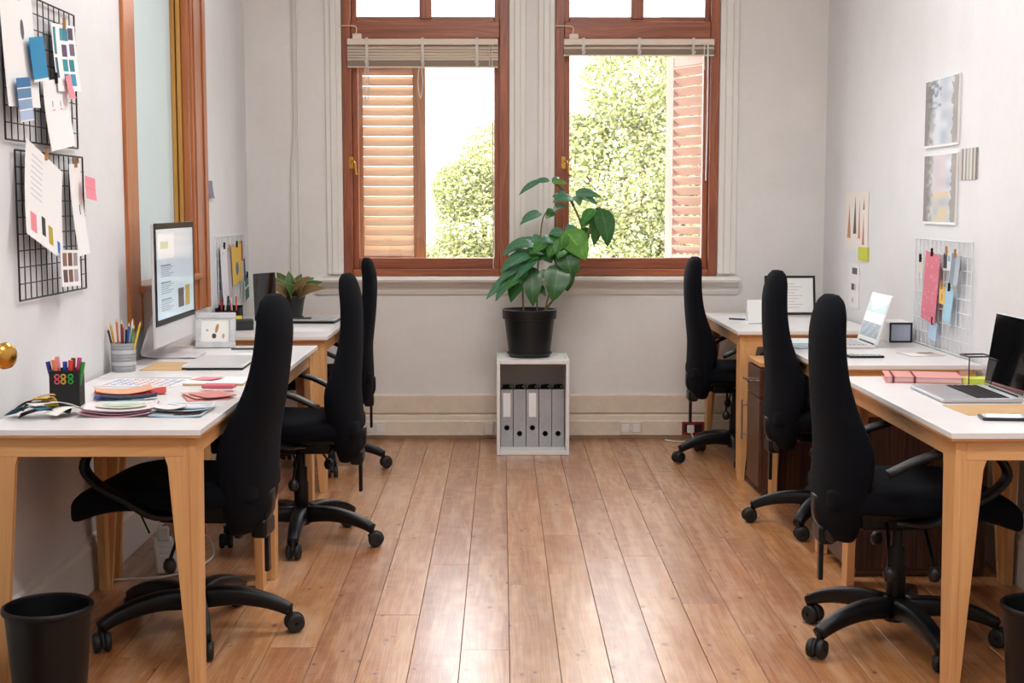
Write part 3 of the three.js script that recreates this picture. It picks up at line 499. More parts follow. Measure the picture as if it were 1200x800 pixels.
// leaf blades: base, tip, width, facing normal
function leafGeo(B, T, w, n, arch = 0.12, fold = 0.35) {
  const a = T.clone().sub(B), L = a.length(), s = a.clone().cross(n).normalize(), nn = s.clone().cross(a).normalize(), R = 9, pos = [], uv = [], idx = [];
  for (let i = 0; i <= R; i++) {
    const t = i / R, hw = w / 2 * Math.pow(Math.sin(Math.PI * Math.pow(t, 0.72)), 0.8) * (1 - 0.15 * t) + 0.0012;
    const c = B.clone().addScaledVector(a, t).addScaledVector(nn, arch * L * 4 * t * (1 - t));
    for (const k of [-1, -0.5, 0, 0.5, 1]) { const p = c.clone().addScaledVector(s, k * hw).addScaledVector(nn, Math.abs(k) * hw * fold - (k * k) * hw * fold * 0.7 + Math.sin(t * 11 + k) * hw * 0.04); pos.push(p.x, p.y, p.z); uv.push(0.5 + k / 2, t); }
  }
  for (let i = 0; i < R; i++) for (let k = 0; k < 4; k++) { const q = i * 5 + k; idx.push(q, q + 1, q + 6, q, q + 6, q + 5); }
  const g = new THREE.BufferGeometry(); g.setAttribute('position', new THREE.Float32BufferAttribute(pos, 3)); g.setAttribute('uv', new THREE.Float32BufferAttribute(uv, 2)); g.setIndex(idx); g.computeVertexNormals(); return g;
}
function leafTex(base, vein, edge, seed) { const n = lattice(seed, 8, 16); return dataTex(64, 128, (u, v) => { const x = Math.abs(u - 0.5) * 2, mid = Math.exp(-((x / 0.05) ** 2)), rib = Math.max(0, Math.sin((v * 9 - x * 1.3) * 6.283) - 0.86) * 4 * (1 - x * 0.6), e = Math.max(0, (x - 0.75) / 0.25), k = n(u * 8, v * 16) - 0.5; return base.map((b, i) => b + (vein[i] - b) * Math.min(1, 0.8 * mid + 0.35 * rib) + (edge[i] - b) * e * 0.8 + k * 14); }); }
const LM = [[[62, 124, 50], [130, 168, 98]], [[46, 98, 46], [100, 142, 78]], [[88, 146, 54], [150, 185, 105]], [[74, 126, 92], [136, 176, 145]]].map(([b, v], i) => phy({ map: leafTex(b, v, b, 401 + i), roughness: 0.32, transmission: 0.12, thickness: 0, side: THREE.DoubleSide }));  // fourth colour paints the pale bluish sheen of upturned leaves
{
  const p = thing('potted_plant', 'tall leafy green plant in black pot on the white cube', 'plant', [0.15, 0.51, -7.385]);
  const pr = [[0, 0.012], [0.108, 0.012], [0.112, 0.016], [0.136, 0.205], [0.137, 0.207], [0.146, 0.208], [0.149, 0.255], [0.146, 0.259], [0.138, 0.258], [0.136, 0.22], [0, 0.22]];
  part('pot', lathe(pr, 40), M.pot, p); part('saucer', lathe([[0, 0], [0.105, 0], [0.122, 0.02], [0.124, 0.024], [0.119, 0.024], [0.105, 0.008], [0, 0.008]], 36), M.pot, p);
  part('soil', cyl(0.136, 0.134, 0.012, 24, [0, 0.232, 0]), M.soil, p);
  // helper: sketch units of the plant's own plane (1 unit = 1.33 mm), origin at saucer
  const q = (zx, zy, dz = 0) => V((zx - 208.5) * 0.00133, (769 - zy) * 0.001326, dz);
  const stem = (pts, r) => part('stem', tube(pts, r, 26, 7), std({ color: col('#7d6a44'), roughness: 0.7 }), p);
  stem([q(262, 590, 0), q(290, 555, 0.01), q(340, 492, 0.02), q(385, 420, 0.02), q(412, 340, 0.0), q(425, 260, -0.02), q(395, 170, -0.03), q(345, 90, -0.02), q(300, 55, -0.01)], 0.006);
  stem([q(270, 590, 0.02), q(285, 520, 0.04), q(330, 420, 0.05), q(350, 300, 0.05)], 0.0045);
  stem([q(185, 590, -0.02), q(181, 520, -0.01), q(185, 440, 0.0), q(225, 370, 0.02), q(255, 320, 0.02)], 0.005);
  stem([q(240, 590, -0.04), q(240, 480, -0.05), q(250, 330, -0.06), q(270, 190, -0.05), q(300, 165, -0.04)], 0.004);
  stem([q(412, 340, 0), q(440, 280, 0.02), q(470, 170, 0.03), q(492, 160, 0.03)], 0.0035);
  stem([q(395, 170, -0.03), q(385, 130, -0.02), q(400, 110, -0.02)], 0.003);
  const F = V(0, 0.2, 1), U = V(0.1, 0.8, 0.9), UL = V(-0.4, 0.75, 0.9), FR = V(0.4, 0.2, 1), FL = V(-0.6, 0.5, 1);
  const L = [ // base, tip, width, normal, material, base dz, tip dz
    [255, 52, 165, 112, 26, UL, 3, 0, 0.03], [290, 52, 222, 62, 22, U, 3, 0, 0.02], [300, 58, 362, 68, 22, U, 2, 0, 0.03], [300, 55, 330, 40, 16, U, 3, -0.01, -0.05],
    [385, 122, 300, 140, 34, U, 3, -0.02, 0.04], [395, 108, 498, 122, 34, U, 3, -0.02, 0.05], [400, 112, 410, 155, 30, F, 3, -0.02, 0.05], [395, 108, 470, 92, 26, U, 3, -0.03, -0.08],
    [260, 185, 168, 232, 34, UL, 3, -0.05, 0.02], [248, 178, 178, 208, 22, UL, 3, -0.05, -0.07], [305, 168, 275, 208, 30, F, 1, -0.04, 0.01], [302, 170, 364, 156, 24, U, 3, -0.04, 0.0],
    [492, 162, 522, 318, 70, FR, 1, 0.03, 0.06], [470, 165, 418, 232, 42, FL, 0, 0.03, 0.06], [488, 160, 470, 318, 46, F, 1, 0.02, 0.0],
    [352, 255, 434, 372, 92, FR, 2, 0.05, 0.1], [350, 262, 282, 362, 82, FL, 0, 0.05, 0.1], [345, 262, 285, 268, 40, U, 3, 0.05, 0.06], [350, 256, 410, 250, 40, U, 3, 0.04, 0.0],
    [352, 320, 375, 440, 78, F, 1, 0.05, 0.08], [328, 388, 300, 540, 82, F, 1, 0.05, 0.1], [340, 400, 362, 500, 66, FR, 1, 0.04, 0.05], [400, 370, 372, 455, 30, FR, 2, 0.02, 0.02],
    [215, 398, 222, 560, 62, F, 1, 0.01, 0.06], [178, 448, 132, 545, 56, FL, 1, 0.0, 0.05], [245, 330, 180, 395, 60, FL, 0, 0.02, 0.08], [250, 325, 298, 385, 60, FR, 1, 0.02, 0.06],
    [225, 290, 95, 358, 48, UL, 3, 0.0, 0.04], [215, 335, 90, 425, 50, UL, 3, 0.01, 0.06], [205, 365, 82, 470, 46, UL, 3, 0.01, 0.08], [185, 415, 32, 532, 46, UL, 3, 0.0, 0.08], [192, 395, 70, 538, 52, UL, 3, 0.0, 0.1],
    [250, 322, 165, 290, 44, UL, 3, 0.0, -0.04], [252, 320, 228, 268, 34, U, 3, 0.0, -0.06], [245, 480, 275, 522, 24, F, 1, -0.04, 0.0], [262, 412, 278, 455, 28, F, 1, 0.02, 0.03], [255, 345, 205, 345, 50, UL, 0, 0.03, 0.1],
    [215, 350, 120, 400, 46, UL, 3, 0.04, 0.12], [200, 420, 100, 500, 44, FL, 0, 0.03, 0.1], [230, 310, 140, 320, 44, UL, 3, 0.02, 0.08], [235, 360, 165, 440, 50, FL, 3, 0.04, 0.12], [270, 300, 225, 345, 46, UL, 0, 0.05, 0.1],
    [300, 290, 255, 300, 40, U, 3, 0.05, 0.1], [345, 290, 320, 365, 56, F, 0, 0.08, 0.12], [375, 300, 400, 345, 46, FR, 2, 0.07, 0.12], [340, 120, 300, 118, 26, U, 3, -0.02, 0.02], [420, 118, 480, 150, 28, U, 3, -0.02, 0.04], [440, 200, 420, 245, 32, F, 0, 0.02, 0.05], [345, 92, 320, 120, 22, F, 3, -0.02, 0.02],
    [420, 300, 452, 262, 34, U, 0, 0.0, 0.02], [300, 300, 250, 380, 44, FL, 1, -0.06, -0.08], [330, 300, 330, 400, 60, F, 1, -0.05, -0.06], [425, 240, 445, 300, 34, FR, 0, -0.02, -0.04],
  ];
  for (const [bx0, by0, tx, ty, w, n, m, dz0, dz1] of L) part('leaf', leafGeo(q(bx0, by0, dz0), q(tx, ty, dz1), w * 0.00133 * 1.35, n, 0.1), LM[m], p);
}
{
  const p = thing('potted_plant', 'small rosette plant with yellow-edged leaves in black pot on desk', 'plant', [-1.115, DESK, -7.3]);
  part('pot', lathe([[0, 0], [0.044, 0], [0.06, 0.1], [0.061, 0.102], [0.063, 0.102], [0.064, 0.118], [0.06, 0.118], [0.057, 0.105], [0, 0.105]], 28), M.pot, p);
  part('soil', cyl(0.058, 0.057, 0.006, 20, [0, 0.106, 0]), M.soil, p);
  const g1 = phy({ map: leafTex([62, 98, 44], [140, 140, 70], [196, 178, 104], 421), roughness: 0.45, transmission: 0.12, thickness: 0, side: THREE.DoubleSide });
  const g2 = phy({ map: leafTex([120, 96, 60], [170, 140, 90], [176, 150, 100], 422), roughness: 0.5, transmission: 0.12, thickness: 0, side: THREE.DoubleSide });
  const R = rng(77);
  const tips = [[-0.17, 0.235, 0.02], [-0.13, 0.19, 0.07], [-0.085, 0.255, -0.04], [-0.02, 0.265, 0.01], [0.035, 0.245, -0.05], [0.085, 0.235, 0.04], [0.145, 0.2, 0.0], [0.165, 0.165, 0.06], [-0.03, 0.2, 0.09], [0.05, 0.185, 0.1], [-0.1, 0.2, -0.1], [0.09, 0.22, -0.1]];
  tips.forEach((t, i) => part('leaf', leafGeo(V(t[0] * 0.1, 0.105, t[2] * 0.1), V(t[0] * 1.1, 0.105 + (t[1] - 0.105) * 0.9, t[2]), 0.07 + R() * 0.016, V(-t[0], 0.7, 0.9 - t[2]), 0.2, 0.4), i % 4 === 1 || i === 7 ? g2 : g1, p));
}
// ================================================================ BINS
function bin(x, z, label) {
  const b = thing('waste_bin', label, 'bin', [x, 0, z], 0, 'black waste bins');
  part('body', lathe([[0, 0.003], [0.084, 0.0], [0.087, 0.004], [0.109, 0.288], [0.106, 0.288], [0.084, 0.008], [0, 0.008]], 48), M.plastic, b);
  part('rim', lathe([[0.106, 0.286], [0.114, 0.282], [0.1165, 0.288], [0.1155, 0.296], [0.109, 0.299], [0.1055, 0.296], [0.106, 0.286]], 48), M.plastic, b);
}
bin(-1.18, -3.47, 'black plastic waste bin standing in front of the swatch-strewn desk');
bin(1.415, -3.45, 'black plastic waste bin beside the dark-screened laptop desk');
// ================================================================ SMALL THINGS
const T = DESK; // desk surface
function bent(w, d, thick, fn, nx = 10, nz = 6) { // thin sheet lying in xz, lifted by fn(u,v)
  const pos = [], uv = [], idx = [], N = (nx + 1) * (nz + 1);
  for (const s of [1, 0]) for (let j = 0; j <= nz; j++) for (let i = 0; i <= nx; i++) { const u = i / nx, v = j / nz; pos.push((u - 0.5) * w, fn(u, v) + s * thick, (v - 0.5) * d); uv.push(u, 1 - v); }
  const q = (a, b, c, e) => idx.push(a, c, b, b, c, e);
  for (let j = 0; j < nz; j++) for (let i = 0; i < nx; i++) { const a = j * (nx + 1) + i, b = a + 1, c = a + nx + 1, e = c + 1; q(a, b, c, e); idx.push(N + a, N + b, N + c, N + b, N + e, N + c); }
  const edge = (l, flip) => { for (let i = 0; i < l.length - 1; i++) { const a = l[i], b = l[i + 1]; flip ? idx.push(a, b, N + a, b, N + b, N + a) : idx.push(a, N + a, b, b, N + a, N + b); } };
  const row = (j) => Array.from({ length: nx + 1 }, (_, i) => j * (nx + 1) + i), colm = (i) => Array.from({ length: nz + 1 }, (_, j) => j * (nx + 1) + i);
  edge(row(0), true); edge(row(nz), false); edge(colm(0), false); edge(colm(nx), true);
  const g = new THREE.BufferGeometry(); g.setAttribute('position', new THREE.Float32BufferAttribute(pos, 3)); g.setAttribute('uv', new THREE.Float32BufferAttribute(uv, 2)); g.setIndex(idx); const o = g.toNonIndexed(); o.computeVertexNormals(); return o;
}
const print = (w, h, draw, rough = 0.7, bg = '#f1f0ef') => std({ map: canvasTex(w, h, (g, W, H) => { g.fillStyle = bg; g.fillRect(0, 0, W, H); draw(g, W, H); }), roughness: rough, side: THREE.DoubleSide });
const box = (g, c, x, y, w, h) => { g.fillStyle = c; g.fillRect(x, y, w, h); };
const flat = (u, v) => 0;

// ---- cups of pens
function pencil(parentLabel, name, x, y, z, len, lean, dir, hex, tip, r, group, cat) {
  const p = thing(name, parentLabel, cat, [x, y, z], 0, group);
  p.rotation.set(lean * Math.cos(dir), 0, -lean * Math.sin(dir));
  part('barrel', cyl(r, r, len, name === 'pencil' ? 6 : 12, [0, len / 2, 0]), paint(hex, 0.4), p);
  if (name === 'pencil') { part('tip', cyl(0.0008, r, 0.014, 6, [0, len + 0.007, 0]), paint(tip, 0.6), p); }
  else { part('cap', cyl(r * 1.12, r * 1.12, 0.035, 12, [0, len - 0.012, 0]), paint(tip, 0.35), p); }
}
{
  const c = thing('marker_cup', 'black mesh desk cup crammed with colourful markers', 'cup', [-1.305, T, -4.075], 0.12);
  const h = 0.108, w = 0.084;
  const wallp = (a, b, d) => bx(a, h, b, 0.0015, d);
  part('body', merge([wallp(w, 0.003, [0, h / 2, w / 2]), wallp(w, 0.003, [0, h / 2, -w / 2]), wallp(0.003, w, [w / 2, h / 2, 0]), wallp(0.003, w, [-w / 2, h / 2, 0]), bx(w, 0.003, w, 0, [0, 0.0015, 0])]), M.dark, c);
  part('rim', merge([bx(w + 0.006, 0.005, 0.005, 0.002, [0, h, w / 2]), bx(w + 0.006, 0.005, 0.005, 0.002, [0, h, -w / 2]), bx(0.005, 0.005, w, 0.002, [w / 2, h, 0]), bx(0.005, 0.005, w, 0.002, [-w / 2, h, 0])]), M.blackMetal, c);
  [['#d8556a', -0.02], ['#c9a23a', -0.002], ['#2f9a3c', 0.019]].forEach(([k, x]) => { for (const y of [0.078, 0.093]) part('dot_ring', new THREE.TorusGeometry(0.0062, 0.0024, 6, 14), paint(k, 0.5), c, [x, y, w / 2 + 0.003]); });
  [['#2c3f9c', '#27357f', -0.03, 0.0, 0.2, -1.6, 'dark blue'], ['#e8673a', '#f08a5a', -0.018, 0.012, 0.12, -1.2, 'orange'], ['#e36f86', '#f2a0ac', -0.022, -0.02, 0.1, -0.6, 'salmon pink'], ['#2d54c4', '#2445a8', 0.0, 0.015, 0.05, 0.4, 'bright blue'], ['#8a5a36', '#70452a', 0.006, -0.022, 0.06, 2.0, 'brown'], ['#c22f73', '#d84a8a', 0.02, 0.0, 0.16, 1.3, 'magenta'], ['#2f9a3c', '#2a8a34', 0.028, 0.014, 0.2, 1.6, 'green'], ['#e24a3b', '#d83a30', 0.012, 0.022, 0.1, 0.9, 'red']].forEach(([b, t, x, z, l, d, n], i) =>
    pencil(n + ' felt marker standing in the black desk cup', 'marker', -1.305 + x, T + 0.004, -4.075 + z, 0.126 + (i % 3) * 0.006, l, d, b, t, 0.0062, 'markers in the black cup', 'marker'));
}
{
  const c = thing('pencil_pot', 'grey ribbed tin pot of colouring pencils beside the wall', 'pot', [-1.372, T, -4.93]);
  const prof = [[0, 0], [0.042, 0], [0.043, 0.003]]; for (let i = 0; i < 9; i++) { const y = 0.008 + i * 0.0105; prof.push([0.0425, y], [0.044, y + 0.003], [0.044, y + 0.006], [0.0425, y + 0.009]); } prof.push([0.0435, 0.103], [0.0415, 0.104], [0.041, 0.098], [0.041, 0.006], [0, 0.006]);
  part('body', lathe(prof, 36), std({ color: col('#9fa1a5'), roughness: 0.45, metalness: 0.4 }), c);
  for (const y of [0.03, 0.072]) part('stripe', lathe([[0.0441, y - 0.006], [0.0448, y - 0.005], [0.0448, y + 0.005], [0.0441, y + 0.006]], 36), std({ color: col('#c8cace'), roughness: 0.4, metalness: 0.4 }), c);
  [['#3a2a24', -0.028, 0, 0.22, -1.6, 'black'], ['#d9a031', -0.02, 0.012, 0.15, -1.3, 'golden'], ['#cf6a2c', -0.012, 0.018, 0.06, -0.6, 'orange'], ['#c03a2b', -0.004, -0.01, 0.05, 0.4, 'red'], ['#7a2b3a', 0.0, 0.016, 0.03, 0.2, 'maroon'], ['#1f2750', 0.008, -0.004, 0.06, 1.0, 'navy'], ['#2b5aa0', 0.014, 0.014, 0.1, 1.4, 'blue'], ['#d7e4e8', 0.018, 0.0, 0.13, 1.6, 'white'], ['#4f8a32', 0.022, 0.012, 0.17, 1.5, 'green'], ['#e2c32b', 0.028, 0.008, 0.26, 1.55, 'yellow']].forEach(([b, x, z, l, d, n], i) =>
    pencil(n + ' colouring pencil standing in the ribbed grey pot', 'pencil', -1.372 + x * 0.75, T + 0.007, -4.93 + z * 0.75, 0.145 + (i * 7 % 5) * 0.007, l, d, b, '#d9b98c', 0.004, 'pencils in the ribbed pot', 'pencil'));
}
// ---- swatches and papers on the near desk
{
  const f = thing('swatch_fan', 'crumpled heap of swatch cards with a yellow one on top', 'swatches', [-1.3, T, -3.86], 0.2);
  [['#2f6f86', 0.13, 0.05, -0.045, 0.004, 0.02, 0.3], ['#5a3a30', 0.12, 0.04, -0.035, 0.018, 0.0, 0.55], ['#2a2c2e', 0.14, 0.06, 0.0, 0.002, 0.005, 0.1], ['#b98a64', 0.1, 0.04, -0.02, 0.03, -0.01, 0.7], ['#f0eee6', 0.16, 0.055, 0.03, 0.01, -0.005, -0.35], ['#f2efe8', 0.13, 0.05, 0.06, 0.006, 0.012, -0.15], ['#e4c53a', 0.075, 0.045, 0.0, 0.036, -0.012, -0.75]].forEach(([k, w, d, x, y, z, r], i) =>
    part('swatch_card', bent(w, d, 0.0012, (u, v) => 0.012 * Math.sin(u * Math.PI) * (1 + 0.4 * v), 8, 3), paint(k, 0.65), f, [x, y * 0.5 + Math.abs(w / 2 * Math.sin(r * 0.6)) + 0.004, z], [0.05 * (i % 3), 0.3 * i - 0.6, r * 0.6]));
}
function stack(name, label, cat, x, z, turn, w, d, sheets) {
  const s = thing(name, label, cat, [x, T, z], turn); let y = 0.0005;
  sheets.forEach(([m, k, dx, dz, a, sw = 1, sd = 1], i) => { part('sheet', bent(w * sw, d * sd, 0.0014, (u, v) => k * (u - 0.5) ** 2 * 4 + k * 0.4 * Math.sin(v * 5 + i), 10, 4), m, s, [dx, y + Math.max(0, k * 0.42), dz], [0, a, 0]); y += 0.0035; });
  return s;
}
const txt = (c, lines, x0 = 0.15) => (g, W, H) => { g.fillStyle = c; for (let i = 0; i < lines; i++) g.fillRect(W * x0, H * (0.15 + 0.7 * i / lines), W * (0.4 + 0.25 * ((i * 37) % 7) / 7), H * 0.025); };
const greenText = print(256, 160, (g, W, H) => { box(g, '#dfe6dd', 0, 0, W, H); box(g, '#a8c49a', 0, H * 0.7, W, H * 0.18); for (let i = 0; i < 22; i++) box(g, '#6f8a68', W * (0.04 + i * 0.043), H * 0.72, W * 0.022, H * 0.1); box(g, '#bcd0cc', 0, H * 0.2, W, H * 0.14); });
const pinkEdge = print(256, 160, (g, W, H) => { box(g, '#ece2e4', 0, 0, W, H); box(g, '#c79aa8', 0, H * 0.82, W, H * 0.18); box(g, '#d9b7c0', 0, H * 0.1, W, H * 0.06); });
const blueEdge = print(256, 160, (g, W, H) => { box(g, '#dfe6ec', 0, 0, W, H); box(g, '#9fb6c8', 0, H * 0.85, W, H * 0.15); for (let i = 0; i < 20; i++) box(g, '#7d8791', W * (0.05 + i * 0.044), H * 0.1, W * 0.03, H * 0.1); box(g, '#e9c3b6', W * 0.2, H * 0.5, W * 0.5, H * 0.1); });
stack('swatch_booklet', 'curled stack of pink-edged swatch sheets with green strip', 'swatches', -1.105, -3.92, 0.06, 0.2, 0.13, [[pinkEdge, 0.012, 0, 0.02, 0], [pinkEdge, 0.014, 0.005, 0.015, 0.05], [paint('#b98f9a'), 0.01, 0.004, 0.01, 0.02], [greenText, 0.006, 0.0, -0.05, 0.06, 0.72, 0.9], [greenText, 0.004, 0.01, -0.07, 0.1, 0.7, 0.7]]);
stack('swatch_booklet', 'small stack of pale blue printed swatch sheets at desk corner', 'swatches', -0.925, -3.93, -0.05, 0.15, 0.13, [[blueEdge, 0.004, 0, 0.03, 0.02], [paint('#4a3a36'), 0.002, 0.03, 0.06, 0.04, 0.5, 0.15], [blueEdge, 0.006, 0.004, -0.01, -0.03], [blueEdge, 0.003, 0.0, -0.05, 0.04], [paint('#e8e2de'), 0.008, -0.03, 0.02, 0.2, 0.6, 0.7]]);
stack('colour_card', 'orange and coral paint cards with curled edges behind the marker cup', 'swatches', -1.185, -4.33, 0.25, 0.22, 0.11, [[print(128, 64, (g, W, H) => { ['#e07a4e', '#e89a6a', '#d9584c', '#c9473e'].forEach((c, i) => box(g, c, i * W / 4, 0, W / 4, H)); }), 0.008, 0, 0, 0], [paint('#e9b190'), 0.012, -0.02, 0.02, 0.2, 0.8, 0.7]]);
stack('colour_card', 'blue and teal paint cards lying on the white desk', 'swatches', -1.165, -4.205, 0.14, 0.19, 0.06, [[print(128, 64, (g, W, H) => { ['#2e3d8c', '#3a6fb0', '#3f9aa8', '#8fc7d0', '#e6e8ea'].forEach((c, i) => box(g, c, i * W / 5, 0, W / 5, H)); }), 0.006, 0, 0, 0], [paint('#26334f'), 0.008, 0.01, 0.012, 0.12, 0.9, 0.5]]);
stack('colour_chart', 'white sheet printed with rows of small colour squares', 'chart', -1.215, -4.6, -0.1, 0.27, 0.2, [[print(256, 192, (g, W, H) => { const c = ['#8a96c8', '#c98a96', '#6a7fb8', '#d9a0a8', '#9a86b0', '#7a8cc0', '#b86a74', '#a8b4d8']; for (let j = 0; j < 6; j++) for (let i = 0; i < 9; i++) box(g, c[(i * 3 + j * 5) % 8], W * (0.08 + i * 0.1), H * (0.1 + j * 0.14), W * 0.07, H * 0.08); }), 0.0, 0, 0, 0]]);
{
  const n = thing('notebook', 'thin white notebook with tan edge carrying a pink sticky note', 'notebook', [-0.965, T, -4.605], 0.02);
  part('cover', bx(0.2, 0.006, 0.17, 0.001, [0, 0.0035, 0]), M.kraft, n); part('page_block', bx(0.198, 0.002, 0.168, 0, [0, 0.0077, 0]), M.paper, n);
  single('sticky_note', bent(0.09, 0.08, 0.001, (u, v) => 0.004 * u * u, 6, 3), paint('#e88f9a', 0.7), 'pink sticky note lying on the thin white notebook', 'sticky note', [-1.005, T + 0.0092, -4.63], [0, -0.35, 0]);
}
stack('swatch_booklet', 'stack of coral pink textured swatch papers', 'swatches', -0.93, -4.25, 0.35, 0.13, 0.15, [[paint('#dd9a92', 0.8), 0.001, 0, 0.01, 0], [paint('#e0a79c', 0.8), 0.002, 0.01, -0.01, 0.2], [paint('#d28a84', 0.8), 0.002, 0.02, 0.02, 0.35, 0.8, 0.8]]);
single('pencil_case', bx(0.105, 0.014, 0.05, 0.005), paint('#d9707c', 0.6), 'flat pink fabric pencil case beside the coral papers', 'case', [-0.915, T + 0.017, -4.39], [0, -0.08, 0]);
single('cardboard_sheet', bx(0.17, 0.002, 0.26, 0), M.kraft, 'brown kraft card sheet lying before the all-in-one computer', 'card', [-1.235, T + 0.0013, -5.07], [0, 0.0, 0]);
{
  const l = thing('closed_laptop', 'closed white laptop with dark underside on the computer desk', 'laptop', [-1.06, T, -5.13], 0.02);
  part('base', bx(0.222, 0.008, 0.36, 0.003, [0, 0.0045, 0]), M.dark, l); part('lid', bx(0.224, 0.009, 0.362, 0.004, [0, 0.0128, 0]), M.whiteAlu, l);
}
single('paper_sheet', bent(0.21, 0.14, 0.001, flat, 2, 2), M.paper, 'loose white sheet lying between closed laptop and photo frame', 'paper', [-1.0, T + 0.0005, -5.45], [0, 0.15, 0]);
single('pen', cyl(0.004, 0.004, 0.13, 10).rotateZ(Math.PI / 2), paint('#3b4048', 0.4), 'slim dark pen beside the silver photo frame', 'pen', [-1.06, T + 0.0045, -5.66], [0, 0.05, 0]);
// ---- all-in-one computer
{
  const c = thing('desktop_computer', 'slim all-in-one computer with white chin showing a pale design page', 'computer', [-1.3, T + 0.001, -5.42]);
  const w = 0.65;
  part('housing', merge([bx(0.012, 0.47, w, 0.004, [0, 0.295, 0]), bx(0.02, 0.3, 0.36, 0.01, [-0.012, 0.3, 0])]), M.whiteAlu, c);
  part('bezel', bx(0.003, 0.388, w - 0.004, 0.001, [0.0072, 0.336, 0]), phy({ color: col('#08080a'), roughness: 0.35, specularIntensity: 0.25 }), c);
  const scr = canvasTex(512, 300, (g, W, H) => {
    const gr = '#b9cfdb'; box(g, gr, 0, 0, W, H); g.fillStyle = '#8fa3b0';
    for (let b = 0; b < 3; b++) for (let i = 0; i < 6; i++) box(g, i ? '#93a8b4' : '#566672', W * 0.1, H * (0.4 + b * 0.19) + i * H * 0.024, W * (i ? 0.2 + 0.06 * ((i * 5) % 3) : 0.26), H * 0.012);
    box(g, '#15191d', W * 0.55, H * 0.7, W * 0.16, H * 0.22); box(g, '#a08a24', W * 0.75, H * 0.68, W * 0.13, H * 0.24); box(g, '#d3e0e6', W * 0.04, H * 0.05, W * 0.42, H * 0.28); box(g, '#a7c2a0', W * 0.1, H * 0.14, W * 0.2, H * 0.08);
  });
  const sm = phy({ map: scr, emissive: 0xffffff, emissiveMap: scr, emissiveIntensity: 0.22, roughness: 0.12, clearcoat: 0.6, clearcoatRoughness: 0.04 });
  const sg = new THREE.PlaneGeometry(w - 0.05, 0.342); sg.rotateY(Math.PI / 2); part('screen', sg, sm, c, [0.0092, 0.336, 0]);
  const st = band([V(-0.02, 0.28, 0), V(-0.05, 0.2, 0), V(-0.105, 0.05, 0), V(-0.112, 0.016, 0), V(-0.08, 0.0052, 0), V(0.1, 0.0052, 0)], V(0, 0, 1), 0.2, 0.007, 40, 10, 0.4); part('stand', st, M.whiteAlu, c);
}
// ---- photo frame
{
  const f = thing('photo_frame', 'silver-white photo frame standing on the computer desk', 'picture frame', [-1.205, T, -5.72], 0.06); const g = new THREE.Group();
  const w = 0.168, h = 0.15, b = 0.026, m = std({ map: noiseTex(501, [206, 206, 208], 26, 40, 0.15, 128), roughness: 0.4, metalness: 0.3 }), tilt = -0.22;
  const P = (name, geo, mat) => part(name, geo, mat, f, [0, 0.002, 0], [tilt, 0, 0]);
  P('frame', merge([bx(w, b, 0.016, 0.004, [0, b / 2, 0]), bx(w, b, 0.016, 0.004, [0, h - b / 2, 0]), bx(b, h - 2 * b, 0.016, 0.004, [-w / 2 + b / 2, h / 2, 0]), bx(b, h - 2 * b, 0.016, 0.004, [w / 2 - b / 2, h / 2, 0])]), m);
  P('photo', b0(w - 2 * b, h - 2 * b, 0.004, [0, h / 2, -0.002]), print(128, 110, (q, W, H) => { box(q, '#f0eee9', 0, 0, W, H); q.fillStyle = '#b9805a'; q.beginPath(); q.ellipse(W * 0.55, H * 0.42, 7, 22, 0.2, 0, 7); q.fill(); q.fillStyle = '#4a4440'; q.beginPath(); q.ellipse(W * 0.45, H * 0.75, 10, 12, 0, 0, 7); q.fill(); q.fillStyle = '#c9a08a'; q.beginPath(); q.ellipse(W * 0.78, H * 0.75, 6, 12, 0, 0, 7); q.fill(); q.fillStyle = '#9ab08a'; q.beginPath(); q.ellipse(W * 0.2, H * 0.5, 6, 5, 0, 0, 7); q.fill(); }));
  part('easel', bx(0.05, 0.12, 0.003, 0, [0, 0.058, -0.055]), M.dark, f, [0, 0, 0], [0.16, 0, 0]);
}
